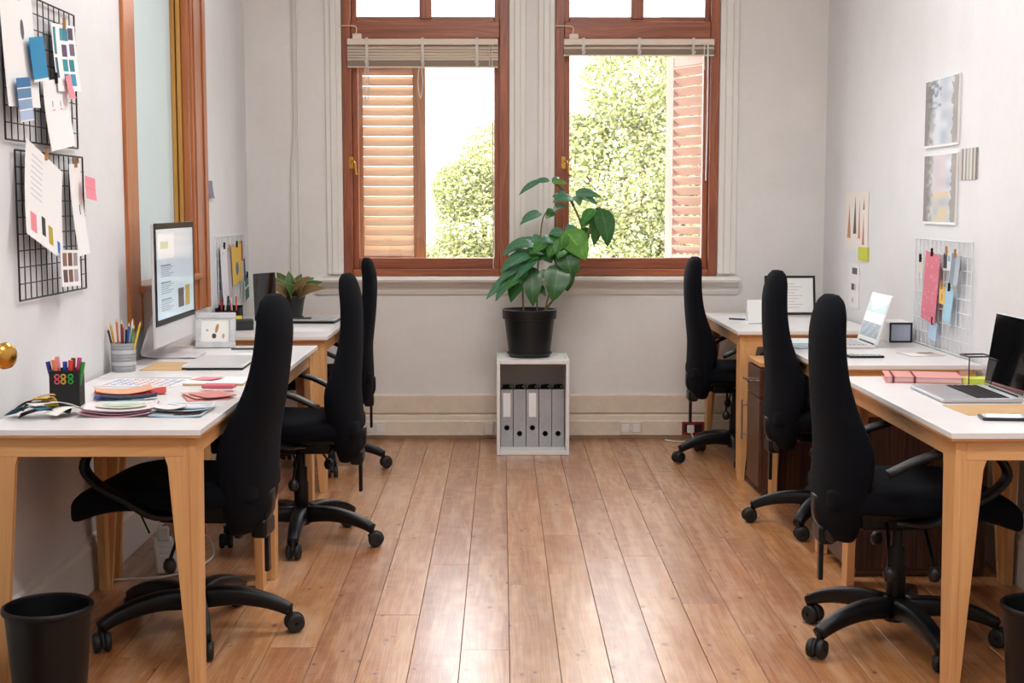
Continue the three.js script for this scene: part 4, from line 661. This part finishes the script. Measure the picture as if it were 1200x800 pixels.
// ---- far desk by the window, plant side
{
  const l = thing('closed_laptop', 'closed silver and black laptop before the small plant', 'laptop', [-0.985, T, -7.02], -0.04);
  part('base', bx(0.28, 0.012, 0.22, 0.004, [0, 0.0065, 0]), M.dark, l); part('lid', bx(0.282, 0.008, 0.222, 0.004, [0, 0.0168, 0]), M.alu, l);
  single('tablet', bx(0.13, 0.008, 0.1, 0.002), M.blackGloss, 'black slate lying on the closed silver laptop', 'tablet', [-1.04, T + 0.0249, -7.0], [0, 0.06, 0]);
  single('paper_sheet', bent(0.3, 0.21, 0.001, flat, 2, 2), M.paper, 'blank white sheet at the near end of the plant desk', 'paper', [-0.98, T + 0.0005, -6.56], [0, 0.05, 0]);
  single('hard_case', bx(0.13, 0.05, 0.08, 0.008), paint('#232a2e', 0.5), 'dark grey box beside the white wire memo grid', 'box', [-1.265, T + 0.0255, -6.58], [0, 0.2, 0]);
  const t = thing('standing_tablet', 'dark glossy tablet standing upright behind the pen organiser', 'tablet', [-1.225, T, -7.08], -0.12);
  part('slab', bx(0.12, 0.25, 0.008, 0.004, [0, 0.127, 0]), M.blackGloss, t, [0, 0.0, 0], [-0.18, 0, 0.08]); part('stand', bx(0.07, 0.006, 0.08, 0.002, [0, 0.003, -0.03]), M.blackMetal, t);
  const o = thing('pen_organiser', 'dark mesh organiser packed with pens by the wire memo grid', 'organiser', [-1.36, T, -6.8]);
  part('tray', merge([bx(0.12, 0.08, 0.004, 0.001, [0, 0.04, 0.045]), bx(0.12, 0.1, 0.004, 0.001, [0, 0.05, -0.045]), bx(0.004, 0.09, 0.09, 0.001, [-0.058, 0.045, 0]), bx(0.004, 0.09, 0.09, 0.001, [0.058, 0.045, 0]), bx(0.12, 0.004, 0.09, 0, [0, 0.002, 0])]), M.blackMetal, o);
  [['#c43a3a', -0.04, 'red'], ['#e8e6e2', -0.025, 'white'], ['#22252b', -0.008, 'black'], ['#b32e4a', 0.008, 'crimson'], ['#d8dade', 0.022, 'silver'], ['#cf5a4a', 0.04, 'coral']].forEach(([k, x, n], i) => pencil(n + ' pen standing in the dark mesh organiser', 'pen', -1.36 + x, T + 0.005, -6.8 + 0.02 * ((i % 3) - 1), 0.12 + 0.01 * (i % 3), 0.1, i * 1.3, k, k, 0.0042, 'pens in the mesh organiser', 'pen'));
  single('sticky_note', bent(0.05, 0.05, 0.001, (u, v) => 0.01 * v, 4, 4).rotateX(Math.PI / 2), paint('#e0d44a', 0.7), 'yellow sticky note on the dark mesh organiser', 'sticky note', [-1.31, T + 0.03, -6.745]);
}
// ---- wire grids
function wireGrid(label, wallX, into, z0, z1, y0, y1, nz, ny, mat, r, group) {
  const g = thing('wire_grid', label, 'wire grid', [wallX + into * 0.012, y0, (z0 + z1) / 2], 0, group), w = z0 - z1, h = y1 - y0;
  part('frame', merge([rod(V(0, 0, -w / 2), V(0, 0, w / 2), r * 1.5), rod(V(0, h, -w / 2), V(0, h, w / 2), r * 1.5), rod(V(0, 0, -w / 2), V(0, h, -w / 2), r * 1.5), rod(V(0, 0, w / 2), V(0, h, w / 2), r * 1.5)]), mat, g);
  const gv = rod(V(0, 0, 0), V(0, h, 0), r, 5), gh = rod(V(0, 0, -w / 2), V(0, 0, w / 2), r, 5);
  for (let i = 1; i < nz; i++) part('wire', gv, mat, g, [0, 0, -w / 2 + w * i / nz]);
  for (let j = 1; j < ny; j++) part('wire', gh, mat, g, [into * r * 1.6, h * j / ny, 0]);
}
wireGrid('black wire memo grid with blue colour cards on the side wall', XL, 1, -3.96, -4.63, 1.518, 1.955, 13, 9, M.blackMetal, 0.002);
wireGrid('black wire memo grid with pink and olive swatches, below the other black grid', XL, 1, -4.03, -4.675, 1.048, 1.49, 13, 9, M.blackMetal, 0.002);
wireGrid('white wire memo grid with yellow card behind the plant desk', XL, 1, -6.8, -7.58, T + 0.005, 1.17, 13, 8, M.wireWhite, 0.002);
wireGrid('white wire memo grid with long pink card, standing on the laptop desk', XR, -1, -5.25, -5.97, T + 0.005, 1.185, 13, 8, M.wireWhite, 0.002);
// cards on the wall or on a grid: a sheet parallel to the wall with an optional clip
function wallCard(name, label, cat, wallX, into, off, zc, yc, w, h, roll, mat, clip, curl = 0.0) {
  const c = thing(name, label, cat, [wallX + into * off, yc, zc]);
  const g = bent(w, h, 0.001, (u, v) => curl * v * v, 3, 8); g.rotateX(Math.PI / 2); g.rotateY(into > 0 ? Math.PI / 2 : -Math.PI / 2);
  c.rotation.x = roll; part('sheet', g, mat, c);
  if (clip) { const k = part('clip', merge([bx(0.012, 0.018, 0.008, 0.002, [into * 0.004, h / 2 - 0.004, 0]), bx(0.01, 0.02, 0.003, 0.001, [into * 0.006, h / 2 + 0.012, 0.002])]), clip, c); }
  return c;
}
const wood = paint('#b98a5c', 0.6), dk = M.blackMetal;
const O = 0.03;
wallCard('pinned_sheet', 'large white sheet with dark oval clipped to the upper black grid', 'paper', XL, 1, 0.022, -4.055, 1.84, 0.27, 0.45, 0.05, print(160, 260, (g, W, H) => { g.fillStyle = '#585664'; g.beginPath(); g.ellipse(W * 0.62, H * 0.5, 9, 17, 0, 0, 7); g.fill(); txt('#cfcdd4', 9)(g, W, H * 0.4); }), wood, 0.012);
wallCard('colour_card', 'bright blue colour card clipped to the upper black grid', 'colour card', XL, 1, 0.042, -4.17, 1.765, 0.13, 0.13, 0.15, print(64, 64, (g, W, H) => { box(g, '#1f86b8', 0, 0, W, H * 0.94); }), null, 0.006);
wallCard('colour_card', 'strip of four fading blues hanging from the upper black grid', 'colour card', XL, 1, 0.046, -4.03, 1.635, 0.115, 0.125, 0.12, print(64, 96, (g, W, H) => { ['#2f6fa5', '#5b86ad', '#8aa4c6', '#aebfdc'].forEach((c, i) => box(g, c, 0, i * H / 4, W, H / 4 - 3)); }), null, 0.004);
wallCard('pinned_sheet', 'white sheet of teal pattern samples with pink tab on the upper black grid', 'paper', XL, 1, 0.026, -4.475, 1.80, 0.235, 0.21, 0.08, print(200, 180, (g, W, H) => { box(g, '#2c7f92', W * 0.05, H * 0.05, W * 0.1, H * 0.4); box(g, '#2f5f78', W * 0.04, H * 0.5, W * 0.1, H * 0.3); for (const [x, y, c] of [[0.32, 0.06, '#3f93a4'], [0.45, 0.06, '#3a7f96'], [0.68, 0.04, '#4a3f52'], [0.36, 0.3, '#54486a'], [0.7, 0.28, '#6a6070'], [0.34, 0.52, '#2a8f98'], [0.62, 0.52, '#1f7f8c'], [0.34, 0.74, '#2f92a8'], [0.62, 0.74, '#3a8fb4']]) box(g, c, W * x, H * y, W * 0.22, H * 0.18); }), wood, 0.012);
wallCard('sticky_note', 'pink paper tab hanging below the teal sample sheet', 'sticky note', XL, 1, 0.045, -4.45, 1.705, 0.05, 0.075, 0.2, paint('#ef8f9c', 0.7), null, 0.012);
wallCard('pinned_sheet', 'long white sheet with small marks at the foot of the upper black grid', 'paper', XL, 1, 0.03, -4.37, 1.615, 0.24, 0.215, 0.12, print(160, 160, (g, W, H) => { box(g, '#8d8a94', W * 0.3, H * 0.3, 5, 14); box(g, '#8d8a94', W * 0.62, H * 0.32, 5, 12); box(g, '#dba7ad', W * 0.3, H * 0.42, 14, 4); box(g, '#dba7ad', W * 0.6, H * 0.42, 14, 4); }), dk, 0.014);
wallCard('pinned_sheet', 'tilted white sheet with pink, black and olive swatches along its edge', 'paper', XL, 1, 0.03, -4.2, 1.34, 0.34, 0.29, -0.28, print(240, 200, (g, W, H) => { box(g, '#ee8a97', W * 0.12, H * 0.72, W * 0.16, H * 0.2); box(g, '#2c2b2c', W * 0.42, H * 0.68, W * 0.1, H * 0.2); box(g, '#b7a02e', W * 0.6, H * 0.72, W * 0.12, H * 0.2); box(g, '#2f6fc0', W * 0.84, H * 0.82, W * 0.08, H * 0.13); g.fillStyle = '#cfcdd6'; for (let i = 0; i < 8; i++) g.fillRect(W * 0.15, H * (0.1 + i * 0.06), W * 0.3, 3); }), wood, 0.02);
wallCard('colour_card', 'small card with brown wood swatches on the lower black grid', 'colour card', XL, 1, 0.06, -4.355, 1.13, 0.19, 0.115, -0.03, print(128, 96, (g, W, H) => { ['#8a6a58', '#6a4436', '#9a8f94'].forEach((c, i) => { box(g, c, W * (0.1 + i * 0.28), H * 0.08, W * 0.22, H * 0.36); box(g, ['#5a4640', '#7a5040', '#a8a0a8'][i], W * (0.1 + i * 0.28), H * 0.54, W * 0.22, H * 0.34); }); }), null, 0.004);
wallCard('pinned_sheet', 'narrow white sheet hanging at the edge of the lower black grid', 'paper', XL, 1, 0.026, -4.55, 1.315, 0.12, 0.3, 0.06, print(80, 200, (g, W, H) => { box(g, '#4f5058', W * 0.6, H * 0.45, 6, 22); }), wood, 0.02);
wallCard('sticky_note', 'pink sticky notes stuck on the narrow sheet of the lower grid', 'sticky note', XL, 1, 0.05, -4.625, 1.385, 0.11, 0.075, -0.08, print(64, 48, (g, W, H) => { box(g, '#ef8f9f', 0, 0, W, H); box(g, '#e77f90', 0, H * 0.5, W, 2); }), null, 0.006);
wallCard('pinned_card', 'grey-blue card taped beside the orange window frame', 'card', XL, 1, 0.004, -6.745, 1.405, 0.1, 0.085, 0, paint('#7d8098', 0.7), null, 0.01);
wallCard('colour_card', 'yellow card with a dark motif clipped to the white grid by the plant', 'colour card', XL, 1, 0.03, -7.24, 1.02, 0.26, 0.2, 0.08, print(96, 96, (g, W, H) => { box(g, '#dcb44a', 0, 0, W, H); g.fillStyle = '#56707a'; g.beginPath(); g.ellipse(W * 0.5, H * 0.62, 15, 17, 0, 0, 7); g.fill(); }), dk, 0.004);
wallCard('colour_card', 'red-brown strip card behind the yellow card', 'colour card', XL, 1, 0.02, -7.42, 1.08, 0.09, 0.11, 0.1, paint('#a04a34', 0.7), null);
wallCard('colour_card', 'teal strip card clipped low on the white grid by the plant', 'colour card', XL, 1, 0.03, -7.52, 0.88, 0.1, 0.13, 0.16, print(48, 64, (g, W, H) => { box(g, '#2f7f7c', 0, 0, W, H * 0.45); box(g, '#2a6f70', 0, H * 0.52, W, H * 0.48); }), dk);
wallCard('colour_card', 'narrow purple strip card between yellow and teal cards', 'colour card', XL, 1, 0.03, -7.46, 0.98, 0.045, 0.12, 0.15, paint('#4f4a7c', 0.7), null);
wallCard('pinned_sheet', 'tall pale sheet clipped to the white grid beside the organiser', 'paper', XL, 1, 0.022, -6.95, 0.96, 0.16, 0.32, 0.04, print(64, 128, (g, W, H) => { box(g, '#e2dfe4', 0, 0, W, H); box(g, '#b9a9a6', W * 0.3, H * 0.08, 6, 6); }), dk, 0.012);
wallCard('pinned_sheet', 'tall mauve-grey sheet clipped next to the yellow card', 'paper', XL, 1, 0.022, -7.08, 0.945, 0.1, 0.32, 0.07, paint('#b9b0b4', 0.75), wood, 0.012);
// ---- right-hand wall
const foil = (seed, top) => { const a = lattice(seed, 5, 7), b = lattice(seed + 1, 16, 20); return dataTex(96, 128, (u, v) => { const n = a(u * 5, v * 7), m = b(u * 16, v * 20); let c = [178 + 50 * n, 188 + 44 * n, 202 + 36 * n]; const e = Math.max(0, 0.3 - u + 0.18 * (m - 0.5)) * 4; c = c.map((k, i) => k + ([112, 98, 84][i] - k) * Math.min(0.85, e)); if (u > 0.9 - 0.1 * m) c = c.map((k, i) => k + ([140, 120, 100][i] - k) * 0.6); if (!top && v < 0.45 && u > 0.25 && u < 0.8) c = c.map((k, i) => k + ([226, 196, 138][i] - k) * 0.7 * n * 1.3); if (!top && v > 0.4 && u > 0.3 && u < 0.7) c = c.map((k, i) => k + ([228, 204, 204][i] - k) * 0.6); if (top && v > 0.55 && u < 0.5) c = c.map((k, i) => k + ([92, 98, 112][i] - k) * Math.max(0, m - 0.45) * 1.6); return c; }); };
const wallPic = (name, label, cat, z0, z1, y0, y1, mat, th = 0.006) => single(name, (() => { const g = b0(z0 - z1, y1 - y0, th); g.rotateY(-Math.PI / 2); return g; })(), mat, label, cat, [XR - th / 2 - 0.001, (y0 + y1) / 2, (z0 + z1) / 2]);
{
  const pic = (label, z0, z1, y0, y1, tex) => { const p = thing('wall_picture', label, 'picture', [XR, (y0 + y1) / 2, (z0 + z1) / 2]); const w = z0 - z1, h = y1 - y0; const g = b0(w, h, 0.008); g.rotateY(-Math.PI / 2); part('mount', g, M.white, p, [-0.005, 0, 0]); const q = new THREE.BoxGeometry(w * 0.97, h * 0.95, 0.002); q.rotateY(-Math.PI / 2); part('print', q, std({ map: tex, roughness: 0.55 }), p, [-0.0098, 0.003, 0]); };
  pic('glossy silvery picture with dark streaks, the upper of two on the wall', -5.475, -5.905, 1.57, 1.852, foil(601, true));
  pic('glossy silvery picture with yellow patch, the lower of two on the wall', -5.475, -5.895, 1.25, 1.54, foil(605, false));
  wallPic('striped_card', 'small card with vertical grey and brown stripes beside the silvery pictures', 'card', -5.255, -5.45, 1.428, 1.55, print(96, 64, (g, W, H) => { ['#cfc9c6', '#8f857e', '#e4e0dc', '#a79c92', '#d6d9d6', '#b4bdb4', '#e6e3de', '#9a928a', '#d8d2ca', '#7d7268'].forEach((c, i) => box(g, c, i * W / 10, 0, W / 10, H)); }), 0.003);
  wallPic('wall_card', 'cream card printed with brown and black tapering strokes', 'card', -6.8, -7.255, 1.1, 1.395, print(160, 128, (g, W, H) => { box(g, '#efe6de', 0, 0, W, H); const s = (x, y0, y1, w, c) => { g.fillStyle = c; g.beginPath(); g.moveTo(W * x, H * y0); g.lineTo(W * (x + w), H * y1); g.lineTo(W * (x - w), H * y1); g.fill(); }; s(0.2, 0.2, 0.8, 0.08, '#c08a5c'); s(0.45, 0.06, 0.72, 0.07, '#4f4844'); s(0.64, 0.12, 0.8, 0.05, '#c9846a'); s(0.82, 0.1, 0.3, 0.03, '#6a5a50'); s(0.82, 0.36, 0.9, 0.05, '#b87a66'); }), 0.003);
  wallPic('sticky_note', 'yellow-green sticky note under the card with tapering strokes', 'sticky note', -6.78, -6.95, 1.05, 1.118, paint('#c9cf3a', 0.7), 0.009);
  wallPic('swatch_strip', 'white paper strip with dark and pink swatches below the sticky note', 'swatches', -6.94, -7.14, 0.80, 1.03, print(64, 128, (g, W, H) => { box(g, '#eceaea', 0, 0, W, H); box(g, '#57545a', W * 0.3, H * 0.1, W * 0.5, H * 0.14); box(g, '#55525a', W * 0.25, H * 0.46, W * 0.3, H * 0.14); box(g, '#e0b0b4', W * 0.58, H * 0.46, W * 0.15, H * 0.14); box(g, '#bfc7bf', W * 0.3, H * 0.78, W * 0.2, H * 0.1); }), 0.003);
  wallCard('colour_card', 'long pink patterned card clipped to the white grid', 'colour card', XR, -1, 0.03, -5.69, 0.988, 0.19, 0.285, 0.1, print(96, 150, (g, W, H) => { box(g, '#e2788c', 0, 0, W, H); g.fillStyle = '#eab0ae'; const R = rng(9); for (let i = 0; i < 60; i++) g.fillRect(R() * W, R() * H, 2 + R() * 4, 2 + R() * 3); }), dk, 0.006);
  wallCard('colour_card', 'small black and white photo clipped high on the white grid', 'colour card', XR, -1, 0.03, -5.49, 1.105, 0.09, 0.075, 0, print(48, 40, (g, W, H) => { box(g, '#dfe3e6', 0, 0, W, H); box(g, '#24282c', 0, H * 0.1, W * 0.5, H * 0.8); box(g, '#7fb0c4', W * 0.6, H * 0.2, W * 0.3, H * 0.3); }), wood);
  wallCard('colour_card', 'grey-blue textured card hanging from the white grid', 'colour card', XR, -1, 0.03, -5.39, 1.075, 0.1, 0.12, 0.1, print(48, 64, (g, W, H) => { box(g, '#b4c0ca', 0, 0, W, H); box(g, '#8a98a6', 0, 0, W * 0.5, H); }), wood, 0.006);
  wallCard('colour_card', 'small yellow card with orange dot on the white grid', 'colour card', XR, -1, 0.03, -5.54, 0.965, 0.07, 0.075, 0.06, print(48, 48, (g, W, H) => { box(g, '#e8c268', 0, 0, W, H); g.fillStyle = '#cf8a2c'; g.beginPath(); g.arc(W / 2, H * 0.6, 9, 0, 7); g.fill(); }), wood);
  wallCard('colour_card', 'pale sky-blue paper strip hanging from the white grid', 'colour card', XR, -1, 0.03, -5.455, 0.93, 0.09, 0.14, 0.16, paint('#a9d6ea', 0.7), dk, 0.006);
  wallCard('colour_card', 'small powder-blue card hanging low on the white grid', 'colour card', XR, -1, 0.03, -5.645, 0.81, 0.1, 0.075, 0.1, paint('#b6d3ec', 0.7), dk, 0.004);
  wallCard('colour_card', 'tiny cream card clipped at the edge of the white grid', 'colour card', XR, -1, 0.03, -5.83, 1.07, 0.06, 0.06, 0, paint('#e6dfcc', 0.7), dk);
}
// ---- corner desk by the window
{
  const f = thing('picture_frame', 'black-framed certificate leaning in the corner on the desk', 'picture frame', [1.575, T, -7.42], -0.04);
  const w = 0.275, h = 0.215, b = 0.012, tl = [0, 0.004, 0], ro = [-0.22, 0, 0];
  part('frame', merge([bx(w, b, 0.014, 0.002, [0, b / 2, 0]), bx(w, b, 0.014, 0.002, [0, h - b / 2, 0]), bx(b, h - 2 * b, 0.014, 0.002, [-w / 2 + b / 2, h / 2, 0]), bx(b, h - 2 * b, 0.014, 0.002, [w / 2 - b / 2, h / 2, 0])]), M.dark, f, tl, ro);
  part('document', b0(w - 2 * b, h - 2 * b, 0.004, [0, h / 2, -0.002]), print(200, 150, (g, W, H) => { g.fillStyle = '#c9c9cc'; for (let i = 0; i < 9; i++) g.fillRect(W * 0.5 - W * (0.1 + 0.09 * ((i * 5) % 3)), H * (0.16 + i * 0.085), W * 2 * (0.1 + 0.09 * ((i * 5) % 3)), 3); }, 0.25), f, tl, ro);
  part('strut', bx(0.05, 0.17, 0.003, 0, [0, 0.082, -0.085]), M.dark, f, [0, 0, 0], [0.22, 0, 0]);
  const t = thing('folded_card', 'white folded card standing open on the corner desk', 'card', [1.32, T, -7.0], 0.1);
  for (const s of [-1, 1]) part('card_face', bx(0.12, 0.115, 0.0012, 0, [0, 0.0575, 0]), M.paper, t, [0, 0.0035, s * 0.028], [s * -0.25, 0, 0]);
  const bk = thing('booklet', 'thin green-edged booklet under the folded white card', 'booklet', [1.345, T, -6.97], 0.08);
  part('page_block', bx(0.2, 0.003, 0.16, 0, [0, 0.0017, 0]), M.paper, bk); part('spine_tape', bx(0.2, 0.0034, 0.012, 0, [0, 0.0018, 0.077]), paint('#5fae6a', 0.6), bk);
  single('pen', cyl(0.0045, 0.0045, 0.1, 10).rotateX(Math.PI / 2), paint('#2b3350', 0.4), 'dark blue pen lying beside the folded white card', 'pen', [1.235, T + 0.005, -7.12], [0, 0.9, 0]);
}
// ---- middle desk
function laptop(name, label, hingeX, zc, w, d, lidH, lean, bodyMat, screenMat, keys) {
  const l = thing(name, label, 'laptop', [hingeX, T, zc]);
  const base = part('base', bx(d, 0.012, w, 0.005, [-d / 2, 0.0072, 0]), bodyMat, l);
  part('keyboard', bx(d * 0.42, 0.001, w * 0.84, 0, [-d * 0.34, 0.0135, 0]), M.rubber, base);
  const kg = bx(0.0125, 0.002, 0.0145, 0.0006), km = keys;
  for (let i = 0; i < 5; i++) for (let j = 0; j < 14; j++) part('key', kg, km, base, [-d * 0.34 - d * 0.17 + i * d * 0.085, 0.0145, -w * 0.39 + j * w * 0.06]);
  part('trackpad', bx(d * 0.3, 0.0008, w * 0.32, 0, [-d * 0.78, 0.0134, 0]), bodyMat, base);
  const lid = part('lid', bx(0.007, lidH, w, 0.003, [0.0, lidH / 2, 0]), bodyMat, l, [0.003, 0.014, 0], [0, 0, -lean]);
  part('bezel', bx(0.001, lidH - 0.012, w - 0.012, 0, [-0.004, lidH / 2 + 0.001, 0]), keys === M.dark ? M.blackGloss : M.white, lid);
  const sg = new THREE.PlaneGeometry(w - 0.032, lidH - 0.036); sg.rotateY(-Math.PI / 2); part('screen', sg, screenMat, lid, [-0.0052, lidH / 2 + 0.004, 0]);
  part('hinge', rod(V(0, 0.0135, -w * 0.35), V(0, 0.0135, w * 0.35), 0.004, 8), M.dark, l);
}
const lake = canvasTex(160, 100, (g, W, H) => { box(g, '#dfeaf0', 0, 0, W, H); g.fillStyle = '#a9c8cf'; g.beginPath(); g.moveTo(0, H * 0.1); g.lineTo(W * 0.3, H * 0.36); g.lineTo(W * 0.5, H * 0.3); g.lineTo(W, H * 0.12); g.lineTo(W, H * 0.4); g.lineTo(0, H * 0.4); g.fill(); box(g, '#eef3f5', 0, H * 0.4, W, H * 0.25); g.fillStyle = '#8fa0ae'; g.fillRect(0, H * 0.65, W, H * 0.35); g.fillStyle = '#b9c4cc'; for (let i = 0; i < 24; i++) g.fillRect((i * 37) % W, H * (0.68 + 0.3 * ((i * 13) % 10) / 10), 16, 2); });
laptop('open_laptop', 'open white laptop with a pale lake picture on screen', 1.57, -5.84, 0.31, 0.215, 0.215, 0.3, M.whiteAlu, phy({ map: lake, emissive: 0xffffff, emissiveMap: lake, emissiveIntensity: 0.05, roughness: 0.3 }), paint('#d9d9dc', 0.5));
{
  const b = thing('box_file', 'white slipcase with black-edged pale front beside the open white laptop', 'box', [1.745, T, -6.02]);
  part('case', bx(0.1, 0.088, 0.17, 0.002, [0, 0.0445, 0]), M.white, b);
  part('front_edge', merge([bx(0.1, 0.008, 0.006, 0.001, [0, 0.0845, 0.087]), bx(0.1, 0.008, 0.006, 0.001, [0, 0.0045, 0.087]), bx(0.008, 0.072, 0.006, 0.001, [-0.046, 0.0445, 0.087]), bx(0.008, 0.072, 0.006, 0.001, [0.046, 0.0445, 0.087])]), M.dark, b);
  part('front', bx(0.084, 0.072, 0.002, 0, [0, 0.0445, 0.086]), paint('#a9b2c4', 0.6), b);
  const ph = thing('phone', 'black phone lying flat beside the open white laptop', 'phone', [1.435, T, -5.36], 0.03); part('body', bx(0.14, 0.009, 0.07, 0.004, [0, 0.005, 0]), M.dark, ph); part('screen', bx(0.128, 0.0006, 0.062, 0, [0, 0.0096, 0]), M.blackGloss, ph);
  const fo = thing('folder', 'pale folder with green edging at the far end of the laptop desk', 'folder', [1.37, T, -5.97], 0.02); part('cover', bx(0.22, 0.003, 0.2, 0, [0, 0.002, 0]), paint('#d4e0e2', 0.6), fo); part('edging', bx(0.22, 0.0036, 0.01, 0, [0, 0.0022, 0.097]), paint('#7fb89a', 0.6), fo);
  single('printed_card', bent(0.15, 0.14, 0.001, flat, 2, 2), print(96, 80, (g, W, H) => { box(g, '#c9bdb0', 0, 0, W, H); box(g, '#efedeb', W * 0.06, H * 0.1, W * 0.5, H * 0.8); box(g, '#7d736a', W * 0.5, H * 0.1, W * 0.45, H * 0.3); }), 'brown and white printed card lying below the white wire grid', 'card', [1.69, T + 0.0005, -5.46], [0, 0.15, 0]);
  single('tablet', bx(0.16, 0.007, 0.12, 0.003), paint('#9fb2c4', 0.25), 'slim pale tablet with dark rim lying by the green-edged folder', 'tablet', [1.30, T + 0.004, -5.74], [0, 0.3, 0]);
}
// ---- near desk with the dark laptop
laptop('open_laptop', 'open silver laptop with dark glossy screen', 1.585, -4.27, 0.345, 0.245, 0.24, 0.14, M.alu, M.blackGloss, M.dark);
{
  const n = thing('ring_binder', 'pale pink folder with red elastic on the dark-screened laptop desk', 'folder', [1.44, T, -4.64], -0.2);
  const pk = paint('#dd9b98', 0.55);
  part('cover', bx(0.25, 0.003, 0.17, 0.001, [0, 0.0022, 0]), pk, n); part('cover', bx(0.25, 0.003, 0.17, 0.001, [0, 0.0205, 0]), pk, n); part('page_block', bx(0.24, 0.015, 0.16, 0.001, [0.002, 0.0113, 0]), paint('#e9c4bf', 0.8), n);
  part('elastic', merge([bx(0.008, 0.001, 0.172, 0, [-0.03, 0.0226, 0]), bx(0.008, 0.022, 0.001, 0, [-0.03, 0.0113, 0.0858]), bx(0.008, 0.001, 0.172, 0, [-0.1, 0.0226, 0]), bx(0.008, 0.022, 0.001, 0, [-0.1, 0.0113, 0.0858])]), paint('#7d2f36', 0.6), n);
  const h = thing('note_holder', 'clear acrylic note holder with black rim and lime notes', 'note holder', [1.585, T, -4.52], 0.05);
  const w = 0.08, H = 0.1, ac = phy({ color: 0xffffff, transmission: 1, thickness: 0, roughness: 0.02 });
  part('wall', merge([bx(w, H, 0.002, 0, [0, H / 2, w / 2]), bx(w, H, 0.002, 0, [0, H / 2, -w / 2]), bx(0.002, H, w, 0, [-w / 2, H / 2, 0]), bx(0.002, H, w, 0, [w / 2, H / 2, 0])]), ac, h);
  part('rim', merge([rod(V(-w / 2, H, -w / 2), V(w / 2, H, -w / 2), 0.003), rod(V(-w / 2, H, w / 2), V(w / 2, H, w / 2), 0.003), rod(V(-w / 2, H, -w / 2), V(-w / 2, H, w / 2), 0.003), rod(V(w / 2, H, -w / 2), V(w / 2, H, w / 2), 0.003), rod(V(-w / 2, 0.003, w / 2), V(-w / 2, H, w / 2), 0.002), rod(V(w / 2, 0.003, w / 2), V(w / 2, H, w / 2), 0.002)]), M.blackMetal, h);
  part('floor_plate', bx(w, 0.003, w, 0, [0, 0.0015, 0]), ac, h);
  single('sticky_note_block', bx(0.072, 0.022, 0.072, 0.001), paint('#d3de3f', 0.7), 'lime yellow note block inside the clear holder', 'sticky notes', [1.585, T + 0.0145, -4.52], [0, 0.05, 0]);
  single('cardboard_sheet', bx(0.34, 0.0015, 0.2, 0), M.kraft, 'brown kraft card sheet lying beside the silver laptop', 'card', [1.5, T + 0.001, -3.97], [0, 0.05, 0]);
  const ph = thing('phone', 'dark-edged phone with bright screen at the desk front', 'phone', [1.425, T, -3.79], -0.12); part('body', bx(0.155, 0.009, 0.075, 0.004, [0, 0.005, 0]), paint('#20242e', 0.3), ph);
  const ps = canvasTex(96, 48, (g, W, H) => { box(g, '#dfe3ea', 0, 0, W, H); box(g, '#8fa4c4', W * 0.1, H * 0.2, W * 0.3, H * 0.25); box(g, '#d98a6a', W * 0.55, H * 0.3, W * 0.18, H * 0.3); box(g, '#4a4f5a', W * 0.2, H * 0.6, W * 0.25, H * 0.12); });
  const pg = new THREE.PlaneGeometry(0.143, 0.066); pg.rotateX(-Math.PI / 2); part('screen', pg, phy({ map: ps, roughness: 0.1, clearcoat: 1 }), ph, [0, 0.0098, 0]);
}
// ---- power strips and leads under the desks
{
  const p = thing('power_strip', 'white power strip on the floor beneath the computer desk', 'power strip', [-1.27, 0, -5.05], 0.28);
  part('body', bx(0.075, 0.04, 0.42, 0.008, [0, 0.02, 0]), M.white, p); for (let i = 0; i < 4; i++) part('outlet', bx(0.04, 0.003, 0.045, 0.001, [0, 0.0408, -0.15 + i * 0.1]), M.whiteMatte, p);
  part('plug', bx(0.045, 0.05, 0.045, 0.008, [0, 0.066, -0.15]), M.white, p);
  single('power_lead', tube([V(-1.24, 0.05, -5.25), V(-1.17, 0.03, -5.3), V(-1.12, 0.006, -5.2), V(-1.1, 0.006, -5.0), V(-1.2, 0.006, -4.8), V(-1.38, 0.006, -4.75)], 0.004, 40, 6), M.white, 'white lead trailing from the power strip over the floor', 'cable');
  single('power_lead', tube([V(-1.39, 0.64, -4.98), V(-1.41, 0.5, -4.9), V(-1.39, 0.3, -5.0), V(-1.34, 0.09, -5.1)], 0.004, 30, 6), M.dark, 'black lead hanging from the computer desk to the power strip', 'cable');
}
renderer.render(scene, camera);
